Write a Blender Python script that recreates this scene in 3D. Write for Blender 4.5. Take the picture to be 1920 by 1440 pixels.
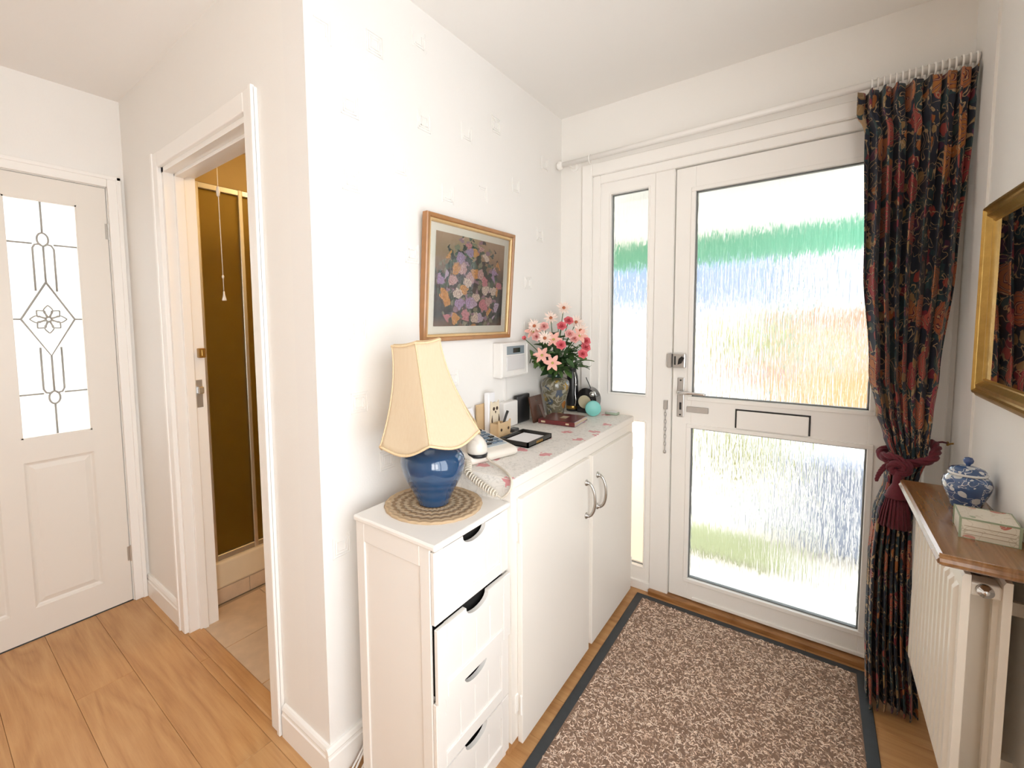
import bpy, bmesh, math, random
from mathutils import Vector, Matrix
import numpy as np

# ------------------------------------------------------------------ scene, camera, light
sc = bpy.context.scene
for o in list(bpy.data.objects):
    bpy.data.objects.remove(o)
COL = sc.collection
R = random.Random(7)
PI = math.pi

cam_d = bpy.data.cameras.new('camera')
cam = bpy.data.objects.new('camera', cam_d)
COL.objects.link(cam)
yaw, pit, rol = math.radians(38.4367), math.radians(4.0753), math.radians(-0.7844)
fw = Vector((-math.sin(yaw) * math.cos(pit), math.cos(yaw) * math.cos(pit), -math.sin(pit)))
rt = Vector((math.cos(yaw), math.sin(yaw), 0))
up = rt.cross(fw)
r2 = rt * math.cos(rol) + up * math.sin(rol)
u2 = up * math.cos(rol) - rt * math.sin(rol)
m = Matrix((r2, u2, -fw)).transposed().to_4x4()
m.translation = Vector((1.068, -0.0663, 1.3211))
cam.matrix_world = m
cam_d.sensor_width = 36
cam_d.lens = 836.316 / 1920 * 36
cam_d.shift_x = (960 - 866.33) / 1920
cam_d.shift_y = -(720 - 668.26) / 1920
cam_d.clip_start = 0.02
sc.camera = cam

vs = sc.view_settings
vs.view_transform = 'Standard'
vs.look = 'None'
vs.gamma = 1.0
vs.use_curve_mapping = False
vs.exposure = 0.2
sc.cycles.use_denoising = True
sc.cycles.max_bounces = 14
sc.cycles.diffuse_bounces = 7
sc.cycles.transmission_bounces = 10
sc.cycles.transparent_max_bounces = 12
sc.cycles.sample_clamp_indirect = 6.0

world = bpy.data.worlds.new('sky')
sc.world = world
world.use_nodes = True
bg = world.node_tree.nodes['Background']
bg.inputs[0].default_value = (0.90, 0.95, 1.0, 1)
bg.inputs[1].default_value = 4.2


def area_light(name, loc, rot, sx, sy, power, col=(1, 1, 1)):
    d = bpy.data.lights.new(name, 'AREA')
    d.shape = 'RECTANGLE'
    d.size, d.size_y, d.energy, d.color = sx, sy, power, col
    o = bpy.data.objects.new(name, d)
    o.location = loc
    o.rotation_euler = rot
    COL.objects.link(o)
    return o


# light added outside the unseen side window, slanted to even out the walls
area_light('side_window_fill', (2.25, -1.15, 1.35), (PI / 2, 0, math.radians(30)), 1.6, 1.7, 38, (1.0, 0.92, 0.81))

# ------------------------------------------------------------------ helpers


def link(o, parent=None):
    COL.objects.link(o)
    if parent is not None:
        o.parent = parent
    return o


def origin_of(o):
    v = Vector((0, 0, 0))
    while o is not None:
        v += o.location
        o = o.parent
    return v


def T(name, label, cat, loc=(0, 0, 0), group=None, rz=0.0):
    o = bpy.data.objects.new(name, None)
    o.empty_display_size = 0.05
    o.location = loc
    o.rotation_euler = (0, 0, rz)
    o['label'] = label
    o['category'] = cat
    if group:
        o['group'] = group
    return link(o)


def S(name, bm, mat, smooth=False, loc=None):
    """a piece of the setting"""
    o = P(name, bm, mat, None, smooth, loc=loc)
    o['kind'] = 'structure'
    return o


def P(name, bm, mat, parent=None, smooth=False, local=False, loc=None):
    """one mesh object; bm is in world coordinates unless local"""
    me = bpy.data.meshes.new(name)
    off = Vector((0, 0, 0))
    if parent is not None and not local:
        off = origin_of(parent)
    if loc is not None:
        loc = Vector(loc)
        bmesh.ops.translate(bm, vec=-loc, verts=bm.verts)
    elif off.length > 0:
        bmesh.ops.translate(bm, vec=-off, verts=bm.verts)
    if smooth:
        for f in bm.faces:
            f.smooth = True
    bm.to_mesh(me)
    bm.free()
    me.materials.append(mat)
    o = bpy.data.objects.new(name, me)
    if loc is not None:
        o.location = loc - off if not local else loc
    return link(o, parent)


def tag(o, label, cat, group=None):
    o['label'] = label
    o['category'] = cat
    if group:
        o['group'] = group
    return o


def BM():
    return bmesh.new()


def bx(bm, x0, x1, y0, y1, z0, z1, bev=0.0, seg=1):
    r = bmesh.ops.create_cube(bm, size=1)
    vs_ = r['verts']
    cx, cy, cz = (x0 + x1) / 2, (y0 + y1) / 2, (z0 + z1) / 2
    for v in vs_:
        v.co = Vector((cx + v.co.x * (x1 - x0), cy + v.co.y * (y1 - y0), cz + v.co.z * (z1 - z0)))
    if bev > 0:
        es = list({e for v in vs_ for e in v.link_edges})
        bmesh.ops.bevel(bm, geom=es, offset=bev, segments=seg, affect='EDGES', profile=0.5)
    return bm


def box(x0, x1, y0, y1, z0, z1, bev=0.0, seg=1):
    return bx(BM(), x0, x1, y0, y1, z0, z1, bev, seg)


def lathe(bm, prof, c=(0, 0, 0), seg=32, rmod=None, axis='Z', a0=0.0):
    rings = []
    for (r, z) in prof:
        ring = []
        if r < 1e-6:
            ring = [bm.verts.new((0, 0, z))]
        else:
            for i in range(seg):
                a = a0 + 2 * PI * i / seg
                rr = r * (rmod(a, z) if rmod else 1)
                ring.append(bm.verts.new((rr * math.cos(a), rr * math.sin(a), z)))
        rings.append(ring)
    for A, B in zip(rings[:-1], rings[1:]):
        if len(A) == 1 and len(B) == 1:
            continue
        for i in range(seg):
            j = (i + 1) % seg
            if len(A) == 1:
                bm.faces.new((A[0], B[j], B[i]))
            elif len(B) == 1:
                bm.faces.new((A[i], A[j], B[0]))
            else:
                bm.faces.new((A[i], A[j], B[j], B[i]))
    vs_ = [v for r_ in rings for v in r_]
    if axis == 'X':
        for v in vs_:
            v.co = Vector((v.co.z, v.co.x, v.co.y))
    elif axis == 'Y':
        for v in vs_:
            v.co = Vector((v.co.x, v.co.z, v.co.y))
    for v in vs_:
        v.co += Vector(c)
    return vs_


def tube(bm, pts, rad, seg=8, closed=False, caps=True):
    pts = [Vector(p) for p in pts]
    n = len(pts)
    rads = rad if isinstance(rad, (list, tuple)) else [rad] * n
    rings = []
    prev = None
    for i, p in enumerate(pts):
        if closed:
            t = pts[(i + 1) % n] - pts[i - 1]
        else:
            t = pts[min(i + 1, n - 1)] - pts[max(i - 1, 0)]
        t.normalize()
        if prev is None:
            a = Vector((0, 0, 1)) if abs(t.z) < .9 else Vector((1, 0, 0))
            nrm = (a - t * a.dot(t)).normalized()
        else:
            nrm = prev - t * prev.dot(t)
            if nrm.length < 1e-6:
                nrm = t.orthogonal()
            nrm.normalize()
        prev = nrm
        b = t.cross(nrm)
        rings.append([bm.verts.new(p + rads[i] * (math.cos(2 * PI * k / seg) * nrm + math.sin(2 * PI * k / seg) * b)) for k in range(seg)])
    rng = range(n) if closed else range(n - 1)
    for i in rng:
        A, B = rings[i], rings[(i + 1) % n]
        for k in range(seg):
            l = (k + 1) % seg
            bm.faces.new((A[k], A[l], B[l], B[k]))
    if caps and not closed:
        bm.faces.new(rings[0][::-1])
        bm.faces.new(rings[-1])
    return bm


def prism(bm, poly, axis, a, b):
    """extrude 2D polygon along axis. axis X: poly=(y,z); Y: (x,z); Z: (x,y)"""
    def mk(p, t):
        if axis == 'X':
            return (t, p[0], p[1])
        if axis == 'Y':
            return (p[0], t, p[1])
        return (p[0], p[1], t)
    A = [bm.verts.new(mk(p, a)) for p in poly]
    B = [bm.verts.new(mk(p, b)) for p in poly]
    bm.faces.new(A)
    bm.faces.new(B[::-1])
    n = len(poly)
    for i in range(n):
        j = (i + 1) % n
        bm.faces.new((A[j], A[i], B[i], B[j]))
    bmesh.ops.recalc_face_normals(bm, faces=bm.faces)
    return bm


def bez(p0, p1, p2, p3, n=16):
    p0, p1, p2, p3 = map(Vector, (p0, p1, p2, p3))
    out = []
    for i in range(n + 1):
        t = i / n
        out.append((1 - t)**3 * p0 + 3 * (1 - t)**2 * t * p1 + 3 * (1 - t) * t * t * p2 + t**3 * p3)
    return out


def smooth_path(pts, n=6):
    pts = [Vector(p) for p in pts]
    out = []
    for i in range(len(pts) - 1):
        p0, p1, p2, p3 = pts[max(i - 1, 0)], pts[i], pts[i + 1], pts[min(i + 2, len(pts) - 1)]
        for k in range(n):
            t = k / n
            out.append(0.5 * ((2 * p1) + (p2 - p0) * t + (2 * p0 - 5 * p1 + 4 * p2 - p3) * t * t + (3 * p1 - p0 - 3 * p2 + p3) * t**3))
    out.append(pts[-1])
    return out


# ------------------------------------------------------------------ materials
MATS = {}


class NT:
    def __init__(self, name):
        self.m = bpy.data.materials.new(name)
        self.m.use_nodes = True
        self.t = self.m.node_tree
        self.b = self.t.nodes['Principled BSDF']
        self.out = self.t.nodes['Material Output']

    def n(self, typ, **kw):
        nd = self.t.nodes.new(typ)
        for k, v in kw.items():
            if k in nd.inputs:
                nd.inputs[k].default_value = v
            else:
                setattr(nd, k, v)
        return nd

    def l(self, a, b):
        self.t.links.new(a, b)

    def math(self, op, a, b=None, c=None):
        nd = self.n('ShaderNodeMath', operation=op)
        for i, x in enumerate((a, b, c)):
            if x is None:
                continue
            if isinstance(x, (int, float)):
                nd.inputs[i].default_value = x
            else:
                self.l(x, nd.inputs[i])
        return nd.outputs[0]

    def mix(self, fac, a, b, typ='MIX'):
        nd = self.n('ShaderNodeMix', data_type='RGBA', blend_type=typ)
        for i, x in ((0, fac), (6, a), (7, b)):
            if isinstance(x, (int, float)):
                nd.inputs[i].default_value = x
            elif isinstance(x, tuple):
                nd.inputs[i].default_value = (*x, 1) if len(x) == 3 else x
            else:
                self.l(x, nd.inputs[i])
        return nd.outputs[2]

    def ramp(self, fac, stops, interp='LINEAR'):
        nd = self.n('ShaderNodeValToRGB')
        cr = nd.color_ramp
        cr.interpolation = interp
        while len(cr.elements) < len(stops):
            cr.elements.new(0.5)
        for e, (p, c) in zip(cr.elements, stops):
            e.position = p
            e.color = (*c, 1) if len(c) == 3 else c
        self.l(fac, nd.inputs[0])
        return nd.outputs[0]

    def coord(self, which='Object', scale=(1, 1, 1), rnd=False):
        tc = self.n('ShaderNodeTexCoord')
        mp = self.n('ShaderNodeMapping')
        mp.inputs['Scale'].default_value = scale
        self.l(tc.outputs[which], mp.inputs[0])
        if rnd:
            oi = self.n('ShaderNodeObjectInfo')
            cx = self.n('ShaderNodeCombineXYZ')
            self.l(self.math('MULTIPLY', oi.outputs['Random'], 37.0), cx.inputs[0])
            self.l(self.math('MULTIPLY', oi.outputs['Random'], 91.0), cx.inputs[1])
            self.l(self.math('MULTIPLY', oi.outputs['Random'], 53.0), cx.inputs[2])
            self.l(cx.outputs[0], mp.inputs['Location'])
        return mp.outputs[0]

    def noise(self, vec, scale, detail=3, rough=.5, dist=0.0):
        nd = self.n('ShaderNodeTexNoise')
        nd.inputs['Scale'].default_value = scale
        nd.inputs['Detail'].default_value = detail
        nd.inputs['Roughness'].default_value = rough
        nd.inputs['Distortion'].default_value = dist
        self.l(vec, nd.inputs['Vector'])
        return nd

    def vor(self, vec, scale, feature='F1', rnd=1.0, dim='3D'):
        nd = self.n('ShaderNodeTexVoronoi', feature=feature, voronoi_dimensions=dim)
        nd.inputs['Scale'].default_value = scale
        nd.inputs['Randomness'].default_value = rnd
        self.l(vec, nd.inputs['Vector'])
        return nd

    def bump(self, h, strength=.3, dist=.01):
        nd = self.n('ShaderNodeBump')
        nd.inputs['Strength'].default_value = strength
        nd.inputs['Distance'].default_value = dist
        self.l(h, nd.inputs['Height'])
        self.l(nd.outputs[0], self.b.inputs['Normal'])
        return nd.outputs[0]

    def col(self, c):
        if isinstance(c, tuple):
            self.b.inputs['Base Color'].default_value = (*c, 1)
        else:
            self.l(c, self.b.inputs['Base Color'])

    def set(self, **kw):
        for k, v in kw.items():
            self.b.inputs[k].default_value = v


def M(name, col, rough=.5, metal=0.0, var=.06, vscale=12.0, bump=0.0, bscale=60.0, bdist=.002, coat=0.0, sheen=0.0, **kw):
    """plain procedural material: colour with slight noise variation and optional fine bump"""
    if name in MATS:
        return MATS[name]
    t = NT(name)
    vec = t.coord('Object')
    nz = t.noise(vec, vscale, 3)
    dark = tuple(max(0, c * (1 - var)) for c in col)
    lite = tuple(min(1, c * (1 + var)) for c in col)
    t.col(t.mix(nz.outputs['Fac'], dark, lite))
    t.set(Roughness=rough, Metallic=metal)
    if coat:
        t.b.inputs['Coat Weight'].default_value = coat
        t.b.inputs['Coat Roughness'].default_value = .05
    if sheen:
        t.b.inputs['Sheen Weight'].default_value = sheen
    if bump > 0:
        nb = t.noise(vec, bscale, 4)
        t.bump(nb.outputs['Fac'], bump, bdist)
    for k, v in kw.items():
        t.b.inputs[k].default_value = v
    MATS[name] = t.m
    return t.m


def mat_wallpaper(name, col):
    t = NT(name)
    vec = t.coord('Object')
    nz = t.noise(vec, 2.0, 2)
    t.col(t.mix(nz.outputs['Fac'], tuple(c * .98 for c in col), col))
    t.set(Roughness=.75)
    v2 = t.coord('Object', (1, 1, .35))
    nb = t.noise(v2, 260, 4, .6)
    t.bump(nb.outputs['Fac'], .25, .0015)
    return t.m


def mat_wood(name, c1, c2, c3, scale=(2.2, 26, 26), rough=.38, rnd=True, ring=9.0, coat=.0):
    t = NT(name)
    vec = t.coord('Object', scale, rnd)
    big = t.noise(t.coord('Object', (scale[0] * .5, scale[1] * .16, scale[2] * .16), rnd), 1.6, 2, .5, .6)
    wv = t.math('FRACT', t.math('MULTIPLY', big.outputs['Fac'], ring))
    wv = t.math('ABSOLUTE', t.math('SUBTRACT', t.math('MULTIPLY', wv, 2), 1))
    fine = t.noise(vec, 3.0, 6, .65)
    pores = t.noise(t.coord('Object', (scale[0] * 3, scale[1] * 6, scale[2] * 6), rnd), 4.0, 2, .5)
    f = t.math('ADD', t.math('MULTIPLY', wv, .30), t.math('MULTIPLY', fine.outputs['Fac'], .70))
    c = t.ramp(f, [(0.22, c3), (0.45, c2), (0.7, c1)])
    c = t.mix(t.math('MULTIPLY', t.math('GREATER_THAN', pores.outputs['Fac'], .62), .22), c, c3)
    if rnd:
        oi = t.n('ShaderNodeObjectInfo')
        k = t.math('ADD', t.math('MULTIPLY', oi.outputs['Random'], .14), .0)
        c = t.mix(k, c, tuple(x * .72 for x in c2))
    t.col(c)
    t.set(Roughness=rough)
    if coat:
        t.b.inputs['Coat Weight'].default_value = coat
        t.b.inputs['Coat Roughness'].default_value = .15
    t.bump(fine.outputs['Fac'], .06, .001)
    return t.m


WHITE_GLOSS = M('white_gloss_paint', (.91, .89, .855), .32, var=.015, vscale=3, bump=.05, bscale=40)
WHITE_DOOR = M('cream_door_paint', (.80, .76, .70), .35, var=.02, vscale=3, bump=.05, bscale=40)
CREAM = M('cream_cabinet_paint', (.85, .81, .75), .38, var=.02, vscale=4, bump=.06, bscale=30)
UNITW = M('white_satin_lacquer', (.84, .81, .77), .35, var=.012, vscale=4)
WALLP = mat_wallpaper('embossed_white_wallpaper', (.86, .84, .81))
WALLW = mat_wallpaper('plain_white_wallpaper', (.87, .85, .815))
CEIL = M('ceiling_paint', (.88, .86, .83), .9, var=.02, vscale=1.5, bump=.1, bscale=90)
OAK = mat_wood('oak_laminate', (.60, .345, .15), (.53, .285, .115), (.41, .20, .075), scale=(1.6, 30, 30), ring=5.0)
OAKD = mat_wood('oak_trim', (.42, .21, .08), (.33, .15, .05), (.2, .085, .025), rough=.35)
SHELFW = mat_wood('varnished_shelf_wood', (.30, .15, .055), (.25, .115, .038), (.18, .08, .025), scale=(26, 2.0, 26), rough=.22, rnd=False, coat=.5)
CHROME = M('chrome', (.72, .72, .72), .18, 1.0, var=.03)
STEEL = M('brushed_aluminium', (.58, .57, .56), .35, 1.0, var=.05, vscale=30)
SATIN = M('satin_nickel', (.56, .54, .51), .28, 1.0, var=.04)
BLACKP = M('black_plastic', (.012, .012, .013), .35, var=.2)
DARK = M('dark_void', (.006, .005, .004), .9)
RUBBER = M('charcoal_rubber', (.035, .04, .045), .6, var=.2, vscale=40, bump=.2, bscale=300)
LEAD = M('lead_came', (.40, .39, .36), .5, .1, var=.1)
GOLD = M('gilt_frame', (.52, .31, .08), .3, .85, var=.25, vscale=35, bump=.3, bscale=120)
FRAMEW = M('walnut_picture_frame', (.34, .15, .045), .3, var=.3, vscale=25, coat=.4)
FRAMEL = M('gilt_slip', (.62, .42, .2), .35, .3, var=.15, vscale=40)
WPLAST = M('white_plastic', (.80, .78, .75), .35, var=.01)
PHONEC = M('cream_phone_plastic', (.74, .69, .62), .35, var=.01)
CORDM = M('cream_cord', (.68, .62, .52), .5, var=.03)
MIRROR = M('mirror_silver', (.92, .92, .92), .015, 1.0, var=0)


def mat_glass(name, col=(1, 1, 1), rough=.0, ior=1.45):
    t = NT(name)
    t.t.nodes.remove(t.b)
    g = t.n('ShaderNodeBsdfGlass')
    g.inputs['Color'].default_value = (*col, 1)
    g.inputs['Roughness'].default_value = rough
    g.inputs['IOR'].default_value = ior
    t.l(g.outputs[0], t.out.inputs[0])
    t.g = g
    return t


def mat_reeded():
    t = mat_glass('reeded_obscure_glass', (.985, .99, .985), .14, 1.46)
    vec = t.coord('Object', (1, 1, .075))
    n1 = t.noise(vec, 115, 2, .5, .7)
    n2 = t.noise(t.coord('Object', (1, 1, .3)), 26, 2, .5)
    h = t.math('ADD', n1.outputs['Fac'], t.math('MULTIPLY', n2.outputs['Fac'], .6))
    bp = t.n('ShaderNodeBump')
    bp.inputs['Strength'].default_value = .5
    bp.inputs['Distance'].default_value = .008
    t.l(h, bp.inputs['Height'])
    t.l(bp.outputs[0], t.g.inputs['Normal'])
    return t.m


def mat_frosted(name, col, rough):
    t = mat_glass(name, col, rough, 1.45)
    return t.m


REEDED = mat_reeded()
FROST = mat_frosted('frosted_white_glass', (.98, .99, 1.0), .75)
FROST2 = mat_frosted('frosted_bevel_glass', (.93, .93, .92), .5)
BRONZEG = mat_frosted('bronze_shower_glass', (.80, .74, .46), .45)
PEACHG = mat_frosted('peach_frosted_glass', (1.0, .93, .86), .8)


def mat_cover_glass():
    t = NT('picture_glass')
    t.t.nodes.remove(t.b)
    a = t.n('ShaderNodeBsdfTransparent')
    b = t.n('ShaderNodeBsdfGlossy')
    b.inputs['Roughness'].default_value = .02
    fr = t.n('ShaderNodeFresnel')
    fr.inputs[0].default_value = 1.5
    mx = t.n('ShaderNodeMixShader')
    t.l(fr.outputs[0], mx.inputs[0])
    t.l(a.outputs[0], mx.inputs[1])
    t.l(b.outputs[0], mx.inputs[2])
    t.l(mx.outputs[0], t.out.inputs[0])
    return t.m


PICGLASS = mat_cover_glass()


def mat_curtain():
    t = NT('navy_floral_chintz')
    vec = t.coord('UV', (1, 1, 1))
    wob = t.noise(vec, 16, 2, .5)
    vv = t.n('ShaderNodeVectorMath', operation='ADD')
    sc_ = t.n('ShaderNodeVectorMath', operation='SCALE')
    t.l(wob.outputs['Color'], sc_.inputs[0])
    sc_.inputs['Scale'].default_value = .05
    t.l(vec, vv.inputs[0])
    t.l(sc_.outputs[0], vv.inputs[1])
    w = vv.outputs[0]
    navy = (.010, .015, .032)
    teal = (.016, .045, .055)
    base = t.mix(t.math('GREATER_THAN', t.noise(w, 12, 2).outputs['Fac'], .56), navy, teal)
    # leaves: elongated cells
    v1 = t.vor(w, 24, dim='2D')
    pal = [(0, (.16, .015, .03)), (.22, (.30, .05, .04)), (.4, (.36, .12, .03)), (.55, (.035, .06, .06)), (.7, (.28, .17, .07)), (.86, (.07, .02, .06)), (1, (.42, .27, .12))]
    sep = t.n('ShaderNodeSeparateColor')
    t.l(v1.outputs['Color'], sep.inputs[0])
    lc = t.ramp(sep.outputs[0], pal, 'CONSTANT')
    mask = t.math('MULTIPLY', t.math('LESS_THAN', v1.outputs['Distance'], .42), t.math('GREATER_THAN', sep.outputs[1], .48))
    c = t.mix(mask, base, lc)
    # curling vines
    nz = t.noise(w, 19, 1, .4, 1.2)
    line = t.math('LESS_THAN', t.math('ABSOLUTE', t.math('SUBTRACT', nz.outputs['Fac'], .5)), .018)
    c = t.mix(line, c, (.40, .27, .15))
    # big blossoms
    v2 = t.vor(w, 6.5, dim='2D')
    sep2 = t.n('ShaderNodeSeparateColor')
    t.l(v2.outputs['Color'], sep2.inputs[0])
    bl = t.ramp(sep2.outputs[0], [(0, (.30, .03, .05)), (.35, (.40, .09, .06)), (.65, (.42, .16, .04)), (1, (.32, .06, .08))])
    ring = t.math('SINE', t.math('ADD', t.math('MULTIPLY', v2.outputs['Distance'], 60), t.math('MULTIPLY', nz.outputs['Fac'], 14)))
    bl = t.mix(t.math('GREATER_THAN', ring, .35), bl, (.09, .012, .03))
    bl = t.mix(t.math('GREATER_THAN', ring, .92), bl, (.5, .3, .16))
    bm_ = t.math('MULTIPLY', t.math('LESS_THAN', v2.outputs['Distance'], .34), t.math('GREATER_THAN', sep2.outputs[1], .48))
    c = t.mix(bm_, c, bl)
    t.col(c)
    t.set(Roughness=.7)
    t.b.inputs['Sheen Weight'].default_value = .15
    t.bump(t.noise(vec, 700, 2).outputs['Fac'], .2, .0006)
    return t.m


def mat_cloth():
    t = NT('lace_print_tablecloth')
    sx_ = t.n('ShaderNodeSeparateXYZ')
    t.l(t.coord('Object'), sx_.inputs[0])
    cx_ = t.n('ShaderNodeCombineXYZ')
    t.l(sx_.outputs[0], cx_.inputs[0])
    t.l(t.math('ADD', sx_.outputs[1], sx_.outputs[2]), cx_.inputs[1])
    vec = cx_.outputs[0]
    base = (.82, .79, .745)
    n1 = t.noise(vec, 30, 2, .5, 1.0)
    ln = t.math('LESS_THAN', t.math('ABSOLUTE', t.math('SUBTRACT', n1.outputs['Fac'], .5)), .022)
    c = t.mix(t.math('MULTIPLY', ln, .45), base, (.55, .53, .49))
    n2 = t.noise(vec, 75, 2, .5, .5)
    c = t.mix(t.math('MULTIPLY', t.math('GREATER_THAN', n2.outputs['Fac'], .6), .2), c, (.66, .63, .58))
    v = t.vor(vec, 8.5, rnd=.8)
    v.voronoi_dimensions = '2D'
    sep = t.n('ShaderNodeSeparateColor')
    t.l(v.outputs['Color'], sep.inputs[0])
    n3 = t.noise(vec, 55, 1)
    d = t.math('ADD', v.outputs['Distance'], t.math('MULTIPLY', t.math('SUBTRACT', n3.outputs['Fac'], .5), .5))
    pm = t.math('MULTIPLY', t.math('LESS_THAN', d, .17), t.math('GREATER_THAN', sep.outputs[0], .45))
    c = t.mix(t.math('MULTIPLY', pm, .8), c, (.68, .20, .23))
    t.col(c)
    t.set(Roughness=.45)
    t.bump(n2.outputs['Fac'], .35, .002)
    return t.m


def mat_painting():
    t = NT('still_life_print')
    vec = t.coord('UV')                       # u 0..1 along, v 0..1 up
    sx = t.n('ShaderNodeSeparateXYZ')
    t.l(vec, sx.inputs[0])
    u, v = sx.outputs[0], sx.outputs[1]
    bgc = t.ramp(t.math('ADD', v, t.math('MULTIPLY', t.math('SUBTRACT', t.noise(vec, 6, 4).outputs['Fac'], .5), .3)),
                 [(0.0, (.16, .095, .06)), (.12, (.035, .035, .028)), (.5, (.10, .06, .045)), (.75, (.32, .19, .10)), (1, (.42, .28, .17))])
    dx = t.math('MULTIPLY', t.math('SUBTRACT', u, .5), 2.0)
    dy = t.math('MULTIPLY', t.math('SUBTRACT', v, .46), 1.75)
    rr = t.math('SQRT', t.math('ADD', t.math('MULTIPLY', dx, dx), t.math('MULTIPLY', dy, dy)))
    wob = t.noise(vec, 13, 5, .6)
    vv = t.n('ShaderNodeVectorMath', operation='ADD')
    s_ = t.n('ShaderNodeVectorMath', operation='SCALE')
    t.l(wob.outputs['Color'], s_.inputs[0])
    s_.inputs['Scale'].default_value = .13
    t.l(vec, vv.inputs[0])
    t.l(s_.outputs[0], vv.inputs[1])
    leaf = t.vor(vv.outputs[0], 20, dim='2D')
    sp = t.n('ShaderNodeSeparateColor')
    t.l(leaf.outputs['Color'], sp.inputs[0])
    lc = t.ramp(sp.outputs[0], [(0, (.03, .045, .025)), (.3, (.08, .10, .06)), (.5, (.05, .03, .025)), (.7, (.22, .2, .12)), (.85, (.3, .17, .2)), (1, (.45, .4, .3))], 'CONSTANT')
    inb = t.math('MULTIPLY', t.math('LESS_THAN', t.math('ADD', rr, t.math('MULTIPLY', sp.outputs[2], .35)), 1.05), t.math('LESS_THAN', leaf.outputs['Distance'], .6))
    c = t.mix(inb, bgc, lc)
    fl = t.vor(vv.outputs[0], 7.5, dim='2D')
    sp2 = t.n('ShaderNodeSeparateColor')
    t.l(fl.outputs['Color'], sp2.inputs[0])
    fc = t.ramp(sp2.outputs[0], [(0, (.62, .38, .34)), (.25, (.55, .42, .52)), (.42, (.68, .32, .07)), (.58, (.60, .22, .24)), (.72, (.74, .60, .48)), (.88, (.42, .28, .45)), (1, (.7, .45, .4))], 'CONSTANT')
    fc = t.mix(t.math('MULTIPLY', t.math('GREATER_THAN', t.math('SINE', t.math('ADD', t.math('MULTIPLY', fl.outputs['Distance'], 34), t.math('MULTIPLY', wob.outputs['Fac'], 30))), .1), .5), fc, (.20, .07, .06))
    fm = t.math('MULTIPLY', t.math('LESS_THAN', fl.outputs['Distance'], .44), t.math('LESS_THAN', t.math('ADD', rr, t.math('MULTIPLY', sp2.outputs[1], .3)), 1.0))
    c = t.mix(fm, c, fc)
    t.col(c)
    t.set(Roughness=.5)
    return t.m


def mat_polar(name, base, a, b, rings):
    """woven/crochet disc: concentric rings broken up by angle"""
    t = NT(name)
    vec = t.coord('Object')
    sx = t.n('ShaderNodeSeparateXYZ')
    t.l(vec, sx.inputs[0])
    r = t.math('SQRT', t.math('ADD', t.math('MULTIPLY', sx.outputs[0], sx.outputs[0]), t.math('MULTIPLY', sx.outputs[1], sx.outputs[1])))
    ang = t.math('ARCTAN2', sx.outputs[1], sx.outputs[0])
    lobes = t.math('MULTIPLY', t.math('ABSOLUTE', t.math('SINE', t.math('MULTIPLY', ang, 14))), .006)
    s = t.math('SINE', t.math('MULTIPLY', t.math('ADD', r, lobes), rings))
    n = t.noise(vec, 120, 3)
    c = t.mix(t.math('GREATER_THAN', t.math('ADD', s, t.math('MULTIPLY', n.outputs['Fac'], 2.6)), 1.35), a, b)
    c = t.mix(t.math('GREATER_THAN', r, .124), c, base)
    t.col(c)
    t.set(Roughness=.85)
    t.bump(t.math('ADD', s, n.outputs['Fac']), .6, .003)
    return t.m


def mat_pattern(name, base, cols, scale, thr=.42, dens=.3, line=None, rough=.15, coat=.6, lw=.02, lscale=20, coord='Object'):
    """painted pottery / printed box: cells of colour and line work on a ground"""
    t = NT(name)
    vec = t.coord(coord)
    wob = t.noise(vec, scale * .6, 2)
    vv = t.n('ShaderNodeVectorMath', operation='ADD')
    s_ = t.n('ShaderNodeVectorMath', operation='SCALE')
    t.l(wob.outputs['Color'], s_.inputs[0])
    s_.inputs['Scale'].default_value = .8 / scale
    t.l(vec, vv.inputs[0])
    t.l(s_.outputs[0], vv.inputs[1])
    v = t.vor(vv.outputs[0], scale)
    sp = t.n('ShaderNodeSeparateColor')
    t.l(v.outputs['Color'], sp.inputs[0])
    n = len(cols)
    cc = t.ramp(sp.outputs[0], [(i / n, c) for i, c in enumerate(cols)], 'CONSTANT')
    mk = t.math('MULTIPLY', t.math('LESS_THAN', v.outputs['Distance'], thr), t.math('GREATER_THAN', sp.outputs[1], dens))
    c = t.mix(mk, base, cc)
    if line:
        nz = t.noise(vv.outputs[0], lscale, 1, .4, .8)
        ln = t.math('LESS_THAN', t.math('ABSOLUTE', t.math('SUBTRACT', nz.outputs['Fac'], .5)), lw)
        c = t.mix(ln, c, line)
    t.col(c)
    t.set(Roughness=rough)
    t.b.inputs['Coat Weight'].default_value = coat
    return t.m


CURTAIN = mat_curtain()
CLOTH = mat_cloth()
PAINT = mat_painting()

# ------------------------------------------------------------------ room numbers
Y1 = 2.146      # inner face of the front door leaf
Y0 = 0.637      # hall face of the bathroom wall
XL = -1.506
XR = 1.445
ZC = 2.372
YB = -1.95      # rear wall

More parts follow.
